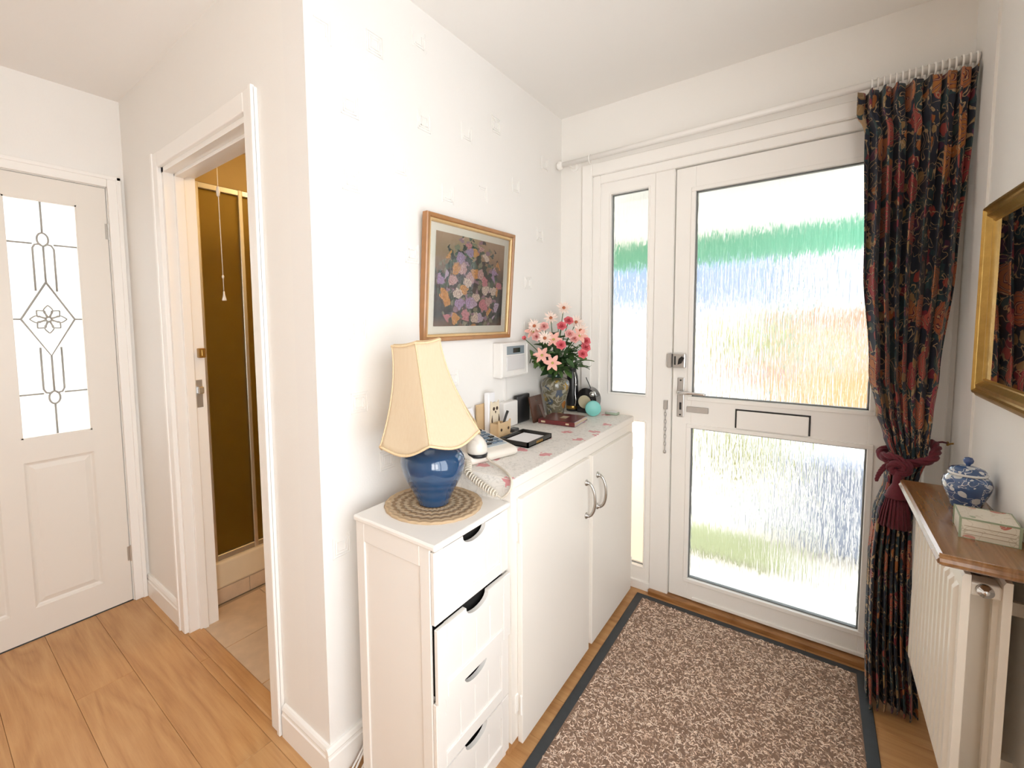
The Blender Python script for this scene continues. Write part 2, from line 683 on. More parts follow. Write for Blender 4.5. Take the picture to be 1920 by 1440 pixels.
# ---- walls
b = BM()
bx(b, -.10, .0, Y0, Y1 + .12, 0, ZC)
wall_main = S('wall_middle', b, WALLP)
b = BM()
bx(b, -.10, .135, Y1 - .012, Y1 + .12, 0, ZC)
bx(b, .135, 1.40, Y1 - .012, Y1 + .12, 2.075, ZC)
bx(b, 1.40, XR + .15, Y1 - .012, Y1 + .12, 0, ZC)
wall_front = S('wall_front', b, WALLW)
b = BM()
RD0, RD1, RZ0, RZ1 = -.85, .95, .45, 2.08           # unseen side window, placed to let the added light in
bx(b, XR, XR + .12, YB, RD0, 0, ZC)
bx(b, XR, XR + .12, RD1, Y1 - .012, 0, ZC)
bx(b, XR, XR + .12, RD0, RD1, RZ1, ZC)
bx(b, XR, XR + .12, RD0, RD1, 0, RZ0)
wall_right = S('wall_right', b, WALLW)
b = BM()
bx(b, XR - .006, XR + .002, 1.905, Y1 - .012, 0, ZC)
S('trim_1', b, WALLW)
# bathroom wall with its doorway
OX0, OX1, OZ = -1.030, -.30, 1.972
b = BM()
bx(b, XL, OX0, Y0, Y0 + .11, 0, ZC)
bx(b, OX1, -.10, Y0, Y0 + .11, 0, ZC)
bx(b, OX0, OX1, Y0, Y0 + .11, OZ, ZC)
wall_bath = S('wall_bathroom', b, WALLW)
# left wall with its door opening
LY0, LY1, LZ = -.20, .565, 1.966
b = BM()
bx(b, XL - .1, XL, YB, LY0 - .005, 0, ZC)
bx(b, XL - .1, XL, LY1 + .005, Y0 + .11, 0, ZC)
bx(b, XL - .1, XL, LY0 - .005, LY1 + .005, LZ + .005, ZC)
wall_left = S('wall_left', b, WALLW)
wall_back = S('wall_back', box(XL - .1, XR + .12, YB - .1, YB, 0, ZC), WALLW)
b = BM()
for q in ((RD0, RD1, RZ0, RZ0 + .05), (RD0, RD1, RZ1 - .05, RZ1), (RD0, RD0 + .05, RZ0, RZ1), (RD1 - .05, RD1, RZ0, RZ1), (-.275, -.225, RZ0, RZ1), (.325, .375, RZ0, RZ1)):
    bx(b, XR + .03, XR + .08, *q, .004)
bx(b, XR - .03, XR + .03, RD0 - .03, RD1 + .03, RZ0 - .03, RZ0, .004)
S('window_2', b, WHITE_GLOSS)
S('ceiling', box(XL - .1, XR + .12, YB - .1, Y1 + .12, ZC, ZC + .08), CEIL)

# embossed concentric-square motifs of the wallpaper
def motif_mesh(kind):
    b_ = BM()
    for k, h in enumerate((.030, .022, .014)):
        t_ = .003
        segs = [((-h, h), (-h, -h)), ((-h, -h), (h, -h)), ((h, -h), (h, h)), ((h, h), (-h, h))]
        if kind == 1:
            segs = segs[:1] + segs[2:3] if k == 0 else segs[1:3]
        if kind == 2 and k < 2:
            segs = [segs[0], segs[1], segs[2]]
        if kind == 3:
            segs = segs[2:] if k else segs[2:3]
        for (y0_, z0_), (y1_, z1_) in segs:
            bx(b_, -.0006, .0026, min(y0_, y1_) - t_ / 2, max(y0_, y1_) + t_ / 2, min(z0_, z1_) - t_ / 2, max(z0_, z1_) + t_ / 2)
    me_ = bpy.data.meshes.new('wallpaper_motif')
    b_.to_mesh(me_)
    b_.free()
    me_.materials.append(WALLP)
    return me_


MOT = [motif_mesh(k) for k in range(4)]
spots = [(.69, 2.118, 3), (.877, 2.164, 0), (1.071, 2.267, 1), (.777, 1.952, 2), (1.089, 2.011, 2), (1.326, 2.047, 1), (.774, 1.742, 2), (.974, 1.831, 1),
         (1.21, 1.794, 1), (1.427, 1.847, 3), (.884, 1.525, 1), (.69, 1.484, 3), (.783, 1.312, 0), (.781, 1.091, 0), (.887, .89, 0), (1.018, 1.56, 2),
         (1.225, 1.118, 2), (1.785, 1.513, 0), (1.527, 2.143, 0), (1.68, 1.93, 1), (1.9, 1.75, 2), (.70, .68, 2), (.80, .45, 0), (1.95, 2.1, 1), (1.78, 1.3, 1)]
for (y_, z_, k_) in spots:
    o = bpy.data.objects.new('wallpaper_motif', MOT[k_])
    o.location = (0, y_, z_)
    link(o, wall_main)

# ---- floor: oak planks running along x
S_floor = S('floor', box(XL - .05, XR + .05, YB - .05, Y1 + .1, -.06, -.012), DARK)
PW = .175
j0 = math.ceil((YB - .418) / PW) - 1
for j in range(j0, 12):
    y0_, y1_ = .418 + j * PW, .418 + (j + 1) * PW
    if y1_ <= YB or y0_ >= Y1:
        continue
    y0c, y1c = max(y0_, YB), min(y1_, Y1)
    xs = XL - ((j * 0.437) % 1.0) * 1.25
    while xs < XR:
        x0_, x1_ = max(xs, XL), min(xs + 1.25, XR)
        xs += 1.25
        if x1_ - x0_ < .02:
            continue
        parts_ = [(x0_, x1_, y0c, y1c)]
        if y1c > Y0 + .01:
            if y0c < Y0:
                if x1_ <= 0:
                    parts_ = [(x0_, x1_, y0c, Y0)]
            else:
                if x1_ <= 0.02:
                    continue
                parts_ = [(max(x0_, 0), x1_, y0c, y1c)]
        for (a_, b_, c_, d_) in parts_:
            P('plank', box(a_ + .0004, b_ - .0004, c_ + .0004, d_ - .0004, -.012, 0, .0009), OAK, S_floor, loc=((a_ + b_) / 2, (c_ + d_) / 2, 0))

# brightly lit room beyond the glazed door
S('wall_adjoining', box(-3.1, -3.0, -2.2, 2.4, -.05, 2.6), WALLW)
S('floor_adjoining', box(-3.0, XL - .1, -2.2, 2.4, -.06, -.012), WALLW)

# ---- baseboards
def skirting(name, x0, x1, y0, y1, face):
    """moulded board on the wall; face = outward normal"""
    h, t_ = .105, .016
    prof = [(0, 0), (t_, 0), (t_, h - .03), (t_ - .003, h - .026), (t_ - .004, h - .02), (t_ - .002, h - .014), (t_ - .006, h - .004), (t_ - .010, h), (0, h)]
    b_ = BM()
    if face == '-y':
        prism(b_, [(y0 - p[0], p[1]) for p in prof], 'X', x0, x1)
    elif face == '+x':
        prism(b_, [(x0 + p[0], p[1]) for p in prof], 'Y', y0, y1)
    elif face == '-x':
        prism(b_, [(x0 - p[0], p[1]) for p in prof], 'Y', y0, y1)
    else:
        prism(b_, [(y0 + p[0], p[1]) for p in prof], 'X', x0, x1)
    return S(name, b_, WHITE_GLOSS)


skirting('baseboard_bathroom', OX1 + .06, 0.0, Y0, Y0, '-y')
skirting('baseboard_corner', XL, OX0 - .058, Y0, Y0, '-y')
skirting('baseboard_middle', 0, 0, Y0 - .016, 1.02, '+x')
skirting('baseboard_left', XL, XL, YB, LY0 - .06, '+x')
skirting('baseboard_right', XR, XR, YB, Y1 - .012, '-x')
skirting('baseboard_back', XL, XR, YB, YB, '+y')

# ---- architrave and lining of the bathroom doorway
def arch_piece(b_, x0, x1, z0, z1, horiz):
    bx(b_, x0, x1, Y0 - .018, Y0, z0, z1, .004, 2)
    if horiz:
        bx(b_, x0, x1, Y0 - .023, Y0 - .01, z1 - .02, z1 - .003, .003, 2)
    else:
        pass


b = BM()
arch_piece(b, OX0 - .055, OX0 + .004, 0, OZ + .055, False)
arch_piece(b, OX1 - .004, OX1 + .055, 0, OZ + .055, False)
bx(b, OX0 + .004, OX1 - .004, Y0 - .018, Y0, OZ - .004, OZ + .055, .004, 2)
bx(b, OX0 - .055, OX0 - .038, Y0 - .023, Y0 - .01, 0, OZ + .058, .003, 2)
bx(b, OX1 + .038, OX1 + .055, Y0 - .023, Y0 - .01, 0, OZ + .058, .003, 2)
trim_b = S('trim_2', b, WHITE_GLOSS)
b = BM()
bx(b, OX0, OX0 + .022, Y0 - .002, Y0 + .115, 0, OZ)
bx(b, OX1 - .022, OX1, Y0 - .002, Y0 + .115, 0, OZ)
bx(b, OX0, OX1, Y0 - .002, Y0 + .115, OZ - .022, OZ)
bx(b, OX0 + .022, OX0 + .034, Y0 + .035, Y0 + .07, 0, OZ - .022, .002)
bx(b, OX1 - .034, OX1 - .022, Y0 + .035, Y0 + .07, 0, OZ - .022, .002)
bx(b, OX0 + .022, OX1 - .022, Y0 + .035, Y0 + .07, OZ - .034, OZ - .022, .002)
P('door_lining', b, WHITE_GLOSS, trim_b)
P('strike_plate', box(OX0 + .0215, OX0 + .0235, Y0 + .075, Y0 + .1, .98, 1.1, .0008), STEEL, trim_b)
b = BM()
bx(b, OX0 + .022, OX0 + .040, Y0 + .078, Y0 + .1, 1.04, 1.07, .003)
P('latch_keep', b, CHROME, trim_b)
b = BM()
bx(b, OX0 + .022, OX0 + .046, Y0 + .085, Y0 + .112, 1.195, 1.235, .002)
lathe(b, [(.0, -.012), (.006, -.012), (.006, .014), (0, .014)], (OX0 + .042, Y0 + .098, 1.215), 12)
P('bolt_keep', b, M('brass', (.42, .25, .07), .3, .9), trim_b)
P('threshold_strip', box(OX0 + .02, OX1 - .02, Y0 - .01, Y0 + .05, -.002, .008, .004), OAK, trim_b)

# ---- bathroom seen through the doorway
TAN = M('tan_bathroom_wall', (.58, .44, .20), .55, var=.12, vscale=6)
TILE = M('marbled_beige_tile', (.62, .47, .33), .3, var=.22, vscale=14)
b = BM()
bx(b, XL - .1, XL, Y0 + .11, 2.1, 0, 2.36)
bx(b, XL - .1, -.1, 2.05, 2.15, 0, 2.36)
S('wall_bathroom_far', b, TAN)
S('ceiling_bathroom', box(XL - .1, -.10, Y0 + .11, 2.1, 2.30, 2.36), M('bathroom_ceiling', (.72, .55, .33), .8))
fb = S('floor_bathroom', box(XL, -.10, Y0 + .02, 2.1, -.06, -.004), M('tile_grout', (.42, .33, .24), .9))
yy = Y0 + .05
while yy < 2.05:
    xx = -1.10
    while xx < -.12:
        P('tile', box(xx + .0015, min(xx + .30, -.1) - .0015, yy + .0015, min(yy + .30, 2.05) - .0015, -.006, 0.001, .001), TILE, fb, loc=(xx + .15, yy + .15, 0))
        xx += .30
    yy += .30
# shower enclosure
SX = -1.155
sh = T('shower_enclosure', 'bronze glass shower enclosure with chrome frame on a cream tray beyond the doorway', 'shower', (SX, 1.2, 0))
P('tray', box(XL + .01, SX + .035, Y0 + .115, 2.04, .075, .205, .012, 3), M('cream_acrylic', (.76, .64, .46), .25), sh)
b = BM()
yt = Y0 + .115
tl = P('tiled_plinth', box(XL + .01, SX + .028, yt, 2.04, 0, .076), M('tile_grout2', (.42, .33, .24), .9), sh)
while yt < 2.0:
    P('tile', box(SX + .026, SX + .032, yt + .0015, min(yt + .2, 2.04) - .0015, .002, .073, .001), TILE, tl)
    yt += .2
for z_ in (.205, 1.955):
    P('frame_rail', box(SX - .012, SX + .016, .80, 2.04, z_, z_ + .028, .003), STEEL, sh)
for yp in (.805, 1.003, 1.45):
    P('frame_post', box(SX - .010, SX + .018, yp - .011, yp + .011, .205, 1.985, .004, 2), CHROME, sh)
for ya, yb_ in ((.815, .994), (1.013, 1.44), (1.46, 2.04)):
    P('glass_panel', box(SX - .004, SX + .002, ya, yb_, .232, 1.955), BRONZEG, sh)
# pull cord
pc = T('light_pull_cord', 'white cord light pull with bell toggle hanging in the bathroom', 'light pull', (-.90, .80, 1.44))
b = BM()
tube(b, [(-.905, .80, 2.30), (-.907, .80, 1.9), (-.90, .80, 1.46)], .0016, 6)
P('cord', b, WPLAST, pc, True)
b = BM()
lathe(b, [(0, 1.475), (.003, 1.474), (.004, 1.46), (.009, 1.44), (.009, 1.436), (0, 1.436)], (-.90, .80, 0), 12)
P('toggle', b, WPLAST, pc, True)
b = BM()
lathe(b, [(0, 1.545), (.004, 1.541), (.005, 1.536), (.004, 1.531), (0, 1.527)], (-.901, .80, 0), 10)
P('bead', b, WPLAST, pc, True)
b = BM()
lathe(b, [(0, 1.915), (.006, 1.905), (.008, 1.89), (.006, 1.872), (0, 1.865)], (-.907, .80, 0), 10)
P('knot', b, WPLAST, pc, True)
lb = T('bathroom_ceiling_lamp', 'warm glowing lamp on the bathroom ceiling', 'lamp', (-.62, 1.45, 2.30))
EMW = NT('warm_lamp_glow')
EMW.t.nodes.remove(EMW.b)
e_ = EMW.n('ShaderNodeEmission')
e_.inputs[0].default_value = (1, .66, .27, 1)
e_.inputs[1].default_value = 60
EMW.l(e_.outputs[0], EMW.out.inputs[0])
b = BM()
lathe(b, [(0, 2.20), (.04, 2.205), (.07, 2.225), (.085, 2.255), (.085, 2.28)], (-.62, 1.45, 0), 24)
P('globe', b, EMW.m, lb, True)
b = BM()
lathe(b, [(0, 2.30), (.095, 2.30), (.095, 2.28), (0, 2.28)], (-.62, 1.45, 0), 24)
P('base', b, WPLAST, lb)

# fill lamp added on the hall ceiling, unseen behind the camera
hl = T('hall_fill_lamp', 'added round opal fill lamp on the hall ceiling, out of view', 'lamp', (-.15, -.55, ZC))
EMH = NT('opal_fill_glow')
EMH.t.nodes.remove(EMH.b)
e_ = EMH.n('ShaderNodeEmission')
e_.inputs[0].default_value = (1, .80, .60, 1)
e_.inputs[1].default_value = 8
EMH.l(e_.outputs[0], EMH.out.inputs[0])
b = BM()
lathe(b, [(0, ZC - .11), (.06, ZC - .105), (.11, ZC - .085), (.14, ZC - .05), (.145, ZC - .02)], (-.15, -.55, 0), 32)
P('globe', b, EMH.m, hl, True)
b = BM()
lathe(b, [(0, ZC), (.155, ZC), (.155, ZC - .02), (0, ZC - .02)], (-.15, -.55, 0), 32)
P('base', b, WPLAST, hl)

# ------------------------------------------------------------------ left glazed door
d2 = bpy.data.objects.new('door_2', None)
d2.location = (XL, LY1, 0)
d2['kind'] = 'structure'
link(d2)
fx = XL + .0005
G = [(-.085, .147), (.223, .456)]
b = BM()
dx0, dx1 = fx - .04, fx
ZG0, ZG1 = .866, 1.868
bx(b, dx0, dx1, LY0, G[0][0], .006, LZ - .002)
bx(b, dx0, dx1, G[0][1], G[1][0], .006, LZ - .002)
bx(b, dx0, dx1, G[1][1], LY1 - .003, .006, LZ - .002)
for (ga, gb) in G:
    bx(b, dx0, dx1, ga, gb, ZG1, LZ - .002)
    bx(b, dx0, dx1, ga, gb, .767, ZG0)
    bx(b, dx0, dx1, ga, gb, .006, .137)
P('door_leaf', b, WHITE_DOOR, d2)
for (ga, gb) in G:
    # raised and fielded lower panel
    b = BM()
    bx(b, dx0 + .012, dx1 - .012, ga, gb, .137, .767)
    lvl = [(0.0, -.001), (.008, -.008), (.014, -.010), (.034, -.003), (.036, -.003)]
    prev = None
    for ins, dep in lvl:
        ring = [b.verts.new((dx1 + dep, yv, zv)) for yv, zv in ((ga + ins, .137 + ins), (gb - ins, .137 + ins), (gb - ins, .767 - ins), (ga + ins, .767 - ins))]
        if prev:
            for i in range(4):
                b.faces.new((prev[i], prev[(i + 1) % 4], ring[(i + 1) % 4], ring[i]))
        prev = ring
    b.faces.new(prev)
    P('panel', b, WHITE_DOOR, d2)
    # glazing bead
    b = BM()
    for q in ((ga, gb, ZG0, ZG0 + .006), (ga, gb, ZG1 - .006, ZG1), (ga, ga + .006, ZG0, ZG1), (gb - .006, gb, ZG0, ZG1)):
        bx(b, dx1 - .012, dx1 - .002, *q)
    P('glazing_bead', b, WHITE_DOOR, d2)
    pane = P('glass_pane', box(dx0 + .016, dx0 + .022, ga, gb, ZG0, ZG1), FROST, d2)
    # leaded pattern
    lx = dx0 + .0235
    yc, zc_ = (ga + gb) / 2, 1.368
    b = BM()

    def came(pts, r=.0040):
        tube(b, [(lx, yc + p[0], zc_ + p[1]) for p in pts], r, 5)
    hw = (gb - ga) / 2
    for s in (1, -1):
        came([(0, s * .50), (0, s * .365)])
        came([(.018 * math.sin(a) * 1.0, s * .338 + .027 * math.cos(a)) for a in [2 * PI * i / 20 for i in range(21)]])
        came([(-hw, s * .318), (-.034, s * .318)])
        came([(hw, s * .318), (.034, s * .318)])
        came([(-.034, s * .12), (-.034, s * .30), (-.026, s * .315), (-.010, s * .318), (0, s * .308), (.010, s * .318), (.026, s * .315), (.034, s * .30), (.034, s * .12)])
        came([(0, s * .308), (0, s * .158)])
        came([(s * .086, 0), (s * hw, 0)])
    came([(0, .158), (.086, 0), (0, -.158), (-.086, 0), (0, .158)], .0044)
    # flower of the diamond
    for k in range(8):
        a = k * PI / 4
        L = .052 if k % 2 == 0 else .044
        pts = []
        for i in range(13):
            s_ = i / 12
            w_ = .013 * math.sin(PI * s_) * (1.2 if s_ > .5 else .8)
            pts.append((s_ * L, w_))
        pts += [(p[0], -p[1]) for p in pts[::-1]]
        came([(.008 * math.cos(a) + p[0] * math.cos(a) - p[1] * math.sin(a), .008 * math.sin(a) + p[0] * math.sin(a) + p[1] * math.cos(a)) for p in pts], .0026)
    came([(.008 * math.cos(a), .008 * math.sin(a)) for a in [2 * PI * i / 12 for i in range(13)]], .002)
    P('lead_came', b, LEAD, pane, True)
    b = BM()
    prism(b, [(yc, zc_ + .155), (yc + .084, zc_), (yc, zc_ - .155), (yc - .084, zc_)], 'X', dx0 + .0222, dx0 + .0232)
    P('diamond_bevel', b, FROST2, pane)
for hz in (1.77, .238):
    b = BM()
    lathe(b, [(0, hz - .038), (.005, hz - .038), (.005, hz + .038), (0, hz + .038)], (fx + .003, LY1 + .001, 0), 10)
    bx(b, fx - .002, fx + .001, LY1 - .012, LY1 + .008, hz - .035, hz + .035)
    P('hinge', b, SATIN, d2)
b = BM()
tube(b, [(fx, LY0 + .055, 1.0), (fx + .045, LY0 + .055, 1.0), (fx + .05, LY0 + .16, 1.0)], .008, 8)
bx(b, fx, fx + .006, LY0 + .035, LY0 + .075, .93, 1.07)
P('handle', b, SATIN, d2)
b = BM()
AW = .055
bx(b, XL, XL + .018, LY1 + .003, LY1 + AW, 0, LZ + AW, .004, 2)
bx(b, XL, XL + .018, LY0 - AW, LY0 - .003, 0, LZ + AW, .004, 2)
bx(b, XL, XL + .018, LY0 - .003, LY1 + .003, LZ + .003, LZ + AW, .004, 2)
bx(b, XL + .01, XL + .023, LY1 + AW - .018, LY1 + AW, 0, LZ + AW + .002, .003, 2)
bx(b, XL + .01, XL + .023, LY0 - AW, LY1 + AW, LZ + AW - .018, LZ + AW, .003, 2)
bx(b, XL - .1, XL, LY1 + .001, LY1 + .006, 0, LZ + .005)
bx(b, XL - .1, XL, LY0 - .006, LY0 - .001, 0, LZ + .005)
bx(b, XL - .1, XL, LY0 - .006, LY1 + .006, LZ + .001, LZ + .006)
S('trim_3', b, WHITE_GLOSS)

# ------------------------------------------------------------------ front door, frame and sidelight
FY = Y1
b = BM()
# frame: outer architrave, jambs, head, mullion
bx(b, .120, .172, FY - .030, FY + .06, 0.0, 2.105, .004)
bx(b, 1.375, 1.425, FY - .030, FY + .06, 0.0, 2.105, .004)
bx(b, .172, 1.375, FY - .030, FY + .06, 2.045, 2.105, .004)
bx(b, .172, .210, FY - .016, FY + .06, 0.0, 2.045, .003)
bx(b, 1.322, 1.375, FY - .016, FY + .06, 0.0, 2.045, .003)
bx(b, .210, 1.322, FY - .016, FY + .06, 2.004, 2.045, .003)
bx(b, .468, .552, FY - .012, FY + .06, 0.0, 2.004, .003)
bx(b, .172, .468, FY - .014, FY + .06, 0.0, .045, .003)
tr4 = S('trim_4', b, WHITE_GLOSS)
P('door_sill', box(.468, 1.375, FY - .03, FY + .09, -.004, .024, .006, 2), OAKD, tr4)
# sidelight
w1 = bpy.data.objects.new('window_1', None)
w1.location = (.34, FY, .045)
w1['kind'] = 'structure'
link(w1)
b = BM()
for q in ((.210, .262, .045, 2.004), (.437, .468, .045, 2.004), (.262, .437, 1.944, 2.004), (.262, .437, .84, .972), (.262, .437, .045, .118)):
    bx(b, q[0], q[1], FY - .004, FY + .045, q[2], q[3])
P('window_frame', b, WHITE_GLOSS, w1)
for (z0, z1) in ((.972, 1.944), (.118, .84)):
    b = BM()
    t_ = .008
    for q in ((.262, .437, z0 - t_, z0), (.262, .437, z1, z1 + t_), (.262 - t_, .262, z0 - t_, z1 + t_), (.437, .437 + t_, z0 - t_, z1 + t_)):
        bx(b, q[0], q[1], FY - .010, FY + .0, q[2], q[3], .002)
    P('glazing_bead', b, WHITE_GLOSS, w1)
    b = BM()
    t_ = .004
    for q in ((.262, .437, z0, z0 + t_), (.262, .437, z1 - t_, z1), (.262, .262 + t_, z0, z1), (.437 - t_, .437, z0, z1)):
        bx(b, q[0], q[1], FY + .012, FY + .028, q[2], q[3])
    P('seal', b, M('grey_seal', (.16, .17, .17), .5), w1)
P('glass_pane', box(.262, .437, FY + .018, FY + .024, .972, 1.944), REEDED, w1)
P('glass_pane', box(.262, .437, FY + .018, FY + .024, .118, .84), PEACHG, w1)

d1 = bpy.data.objects.new('door_1', None)
d1.location = (1.318, FY, .026)
d1['kind'] = 'structure'
link(d1)
DX0, DX1 = .556, 1.318
GX0, GX1 = .636, 1.232
UZ0, UZ1 = .982, 1.892
BZ0, BZ1 = .128, .838
b = BM()
bx(b, DX0, GX0, FY, FY + .044, .028, 2.0, .0015)
bx(b, GX1, DX1, FY, FY + .044, .028, 2.0, .0015)
bx(b, GX0, GX1, FY + .0004, FY + .044, UZ1, 1.9996)
bx(b, GX0, GX1, FY + .0004, FY + .044, BZ1, UZ0)
bx(b, GX0, GX1, FY + .0004, FY + .044, .0284, BZ0)
P('door_leaf', b, WHITE_GLOSS, d1)
for (z0, z1) in ((UZ0, UZ1), (BZ0, BZ1)):
    b = BM()
    t_ = .018
    for q in ((GX0 - t_, GX1 + t_, z0 - t_, z0), (GX0 - t_, GX1 + t_, z1, z1 + t_), (GX0 - t_, GX0, z0, z1), (GX1, GX1 + t_, z0, z1)):
        bx(b, q[0], q[1], FY - .006, FY + .002, q[2], q[3], .0022, 2)
    P('glazing_bead', b, WHITE_GLOSS, d1)
    b = BM()
    t_ = .005
    for q in ((GX0, GX1, z0, z0 + t_), (GX0, GX1, z1 - t_, z1), (GX0, GX0 + t_, z0, z1), (GX1 - t_, GX1, z0, z1)):
        bx(b, q[0], q[1], FY + .010, FY + .03, q[2], q[3])
    P('seal', b, MATS['grey_seal'], d1)
    P('glass_pane', box(GX0, GX1, FY + .018, FY + .024, z0, z1), REEDED, d1)
# weather bar
P('weather_bar', box(DX0 + .1, DX1 - .01, FY - .006, FY + .002, .03, .045, .002), WHITE_GLOSS, d1)
# letter plate
b = BM()
bx(b, .808, 1.064, FY - .003, FY + .001, .862, .944)
lp = P('letter_slot_surround', b, BLACKP, d1)
P('letter_flap', box(.814, 1.058, FY - .009, FY - .002, .860, .938, .003, 2), WHITE_GLOSS, lp)
# night latch
b = BM()
bx(b, .559, .612, FY - .030, FY, 1.112, 1.178, .004, 2)
nl = P('night_latch', b, STEEL, d1)
b = BM()
prism(b, [(.584, 1.128), (.598, 1.134), (.610, 1.158), (.600, 1.166), (.588, 1.154)], 'Y', FY - .043, FY - .029)
P('snib', b, BLACKP, nl)
P('slot', box(.567, .574, FY - .032, FY - .029, 1.126, 1.165), BLACKP, nl)
P('latch_keep', box(.538, .5575, FY - .034, FY - .010, 1.112, 1.178, .003), STEEL, tr4)
# lever handle
b = BM()
bx(b, .577, .606, FY - .005, FY, .884, 1.066, .003, 2)
hp = P('handle_plate', b, STEEL, d1)
b = BM()
tube(b, smooth_path([(.591, FY - .003, 1.0), (.591, FY - .035, 1.0), (.600, FY - .046, 1.001), (.64, FY - .048, 1.003), (.70, FY - .046, 1.000)], 5), [.010] * 6 + [.008] * 9 + [.0065] * 6, 10)
lathe(b, [(0, -.012), (.013, -.012), (.013, 0), (0, 0)], (.591, FY - .004, 1.0), 16, axis='Y')
P('lever', b, CHROME, hp, True)
b = BM()
bx(b, .587, .596, FY - .0062, FY - .004, .918, .952)
P('keyhole', b, BLACKP, hp)
b = BM()
for z in (1.054, .895):
    lathe(b, [(0, 0.0), (.004, 0), (.004, .002), (0, .0025)], (.591, FY - .008, z), 10, axis='Y')
P('screw', b, BLACKP, hp)
P('bolt_plate', box(.617, .706, FY - .006, FY, .910, .937, .002), STEEL, d1)
# door chain
b = BM()
bx(b, .522, .540, FY - .020, FY - .010, .915, .958, .002)
ck = P('chain_plate', b, STEEL, tr4)
for i in range(11):
    b = BM()
    zc_ = .910 - i * .0175
    pts = []
    for k in range(12):
        a = 2 * PI * k / 12
        u_, v_ = .0045 * math.cos(a), .0115 * math.sin(a)
        pts.append((.531 + (u_ if i % 2 else 0), FY - .018 + (0 if i % 2 else u_), zc_ + v_))
    tube(b, pts, .0014, 5, closed=True)
    P('chain_link', b, STEEL, ck, True)
b = BM()
lathe(b, [(0, .705), (.006, .708), (.007, .716), (.004, .722), (0, .724)], (.531, FY - .018, 0), 10)
P('chain_end', b, STEEL, ck, True)

# ------------------------------------------------------------------ outdoors behind the glass
RENDER = M('white_render', (.80, .80, .78), .9, var=.05, vscale=2)
PAVE = M('pale_paving', (.62, .57, .50), .9, var=.12, vscale=5)
GREENP = M('green_paint', (.13, .43, .28), .5, var=.08)
o = S('ground_outside', box(-9, 9, FY + .13, 30, -.2, -.12), PAVE)
pr_ = T('porch_canopy', 'white soffit porch canopy with a green fascia beam outside the front door', 'porch', (.8, 3.6, -.12))
P('soffit', box(-1.2, 2.6, FY + .13, 3.66, 1.93, 2.02), RENDER, pr_)
P('fascia_beam', box(-1.2, 2.6, 3.58, 3.68, 1.745, 1.93), GREENP, pr_)
P('post', box(.845, .925, 3.59, 3.67, -.12, 1.75), M('grey_green_paint', (.22, .36, .34), .6), pr_)
gz = S('lawn_outside', box(-6, .95, 2.93, 3.35, -.13, -.10), M('lawn_green', (.30, .32, .17), .95, var=.3, vscale=20))


def house(name, label, x0, x1, y, z1, mat, roofc):
    h_ = T(name, label, 'building', ((x0 + x1) / 2, y, -.12))
    P('wall', box(x0, x1, y, y + 5, -.12, z1), mat, h_)
    b_ = BM()
    prism(b_, [(y - .3, z1), (y + 2.5, z1 + 1.9), (y + 5.3, z1)], 'X', x0 - .2, x1 + .2)
    P('roof', b_, roofc, h_)
    for k in range(3):
        xc = x0 + (x1 - x0) * (k + .5) / 3
        P('window', box(xc - .3, xc + .3, y - .03, y + .02, .6, 1.3), M('dark_window', (.3, .34, .38), .2), h_)
    return h_


house('brick_house', 'orange brick bungalow across the drive, seen blurred through the door glass', .86, 6.0, 8.0, 1.45, M('orange_brick', (.46, .255, .115), .9, var=.12, vscale=9), M('brown_roof', (.42, .38, .36), .9))
house('white_house', 'white rendered bungalow beyond the garden, seen blurred through the door glass', -7.5, 4.5, 13.5, 1.75, RENDER, M('blue_slate_roof', (.12, .15, .235), .8))


def bush(name, label, c, r, mat, n=420, leaf=.05):
    t_ = T(name, label, 'bush', (c[0], c[1], -.12))
    rr = random.Random(len(name) + int(c[0] * 100))
    b_ = BM()
    for i in range(n):
        d = Vector((rr.gauss(0, 1), rr.gauss(0, 1), rr.gauss(0, 1))).normalized()
        p_ = Vector(c) + Vector((d.x * r[0], d.y * r[1], d.z * r[2])) * rr.uniform(.6, 1)
        a = Vector((rr.gauss(0, 1), rr.gauss(0, 1), rr.gauss(0, 1))).normalized() * leaf
        q = a.orthogonal().normalized() * leaf * .5
        vs_ = [b_.verts.new(p_ - a), b_.verts.new(p_ + q), b_.verts.new(p_ + a), b_.verts.new(p_ - q)]
        b_.faces.new(vs_)
    f_ = P('foliage', b_, mat, t_)
    f_['kind'] = 'stuff'
    b_ = BM()
    tube(b_, [(c[0], c[1], -.12), (c[0], c[1], c[2])], .03, 8)
    P('stem', b_, OAKD, t_)
    return t_


YG = M('yellow_green_leaf', (.44, .44, .20), .8, var=.25, vscale=5)
bush('garden_shrub', 'yellow green shrub beside the brick bungalow', (.42, 6.6, .95), (.38, .3, .5), YG, 700, .07)
bush('low_garden_shrub', 'pale yellow low shrub standing on the lawn edge', (.55, 4.3, .25), (.22, .2, .35), YG, 500, .05)
bush('flowering_shrub', 'pink flowering shrub below the yellow green shrub', (.50, 6.0, .72), (.16, .14, .12), M('pink_petal_out', (.70, .28, .30), .8, var=.2), 260, .05)
wb = T('wheelie_bin', 'blue grey wheelie bin standing outside the door', 'bin', (1.25, 3.45, -.12))
b = BM()
prism(b, [(1.10, -.08), (1.38, -.08), (1.42, .42), (1.06, .42)], 'Y', 3.3, 3.62)
P('body', b, M('blue_grey_plastic', (.20, .23, .30), .5), wb)
P('lid', box(1.04, 1.44, 3.27, 3.66, .42, .47, .015, 2), MATS['blue_grey_plastic'], wb)
for xw in (1.12, 1.34):
    b = BM()
    lathe(b, [(0, -.02), (.06, -.02), (.06, .02), (0, .02)], (xw, 3.62, -.06), 16, axis='X')
    P('wheel', b, BLACKP, wb)


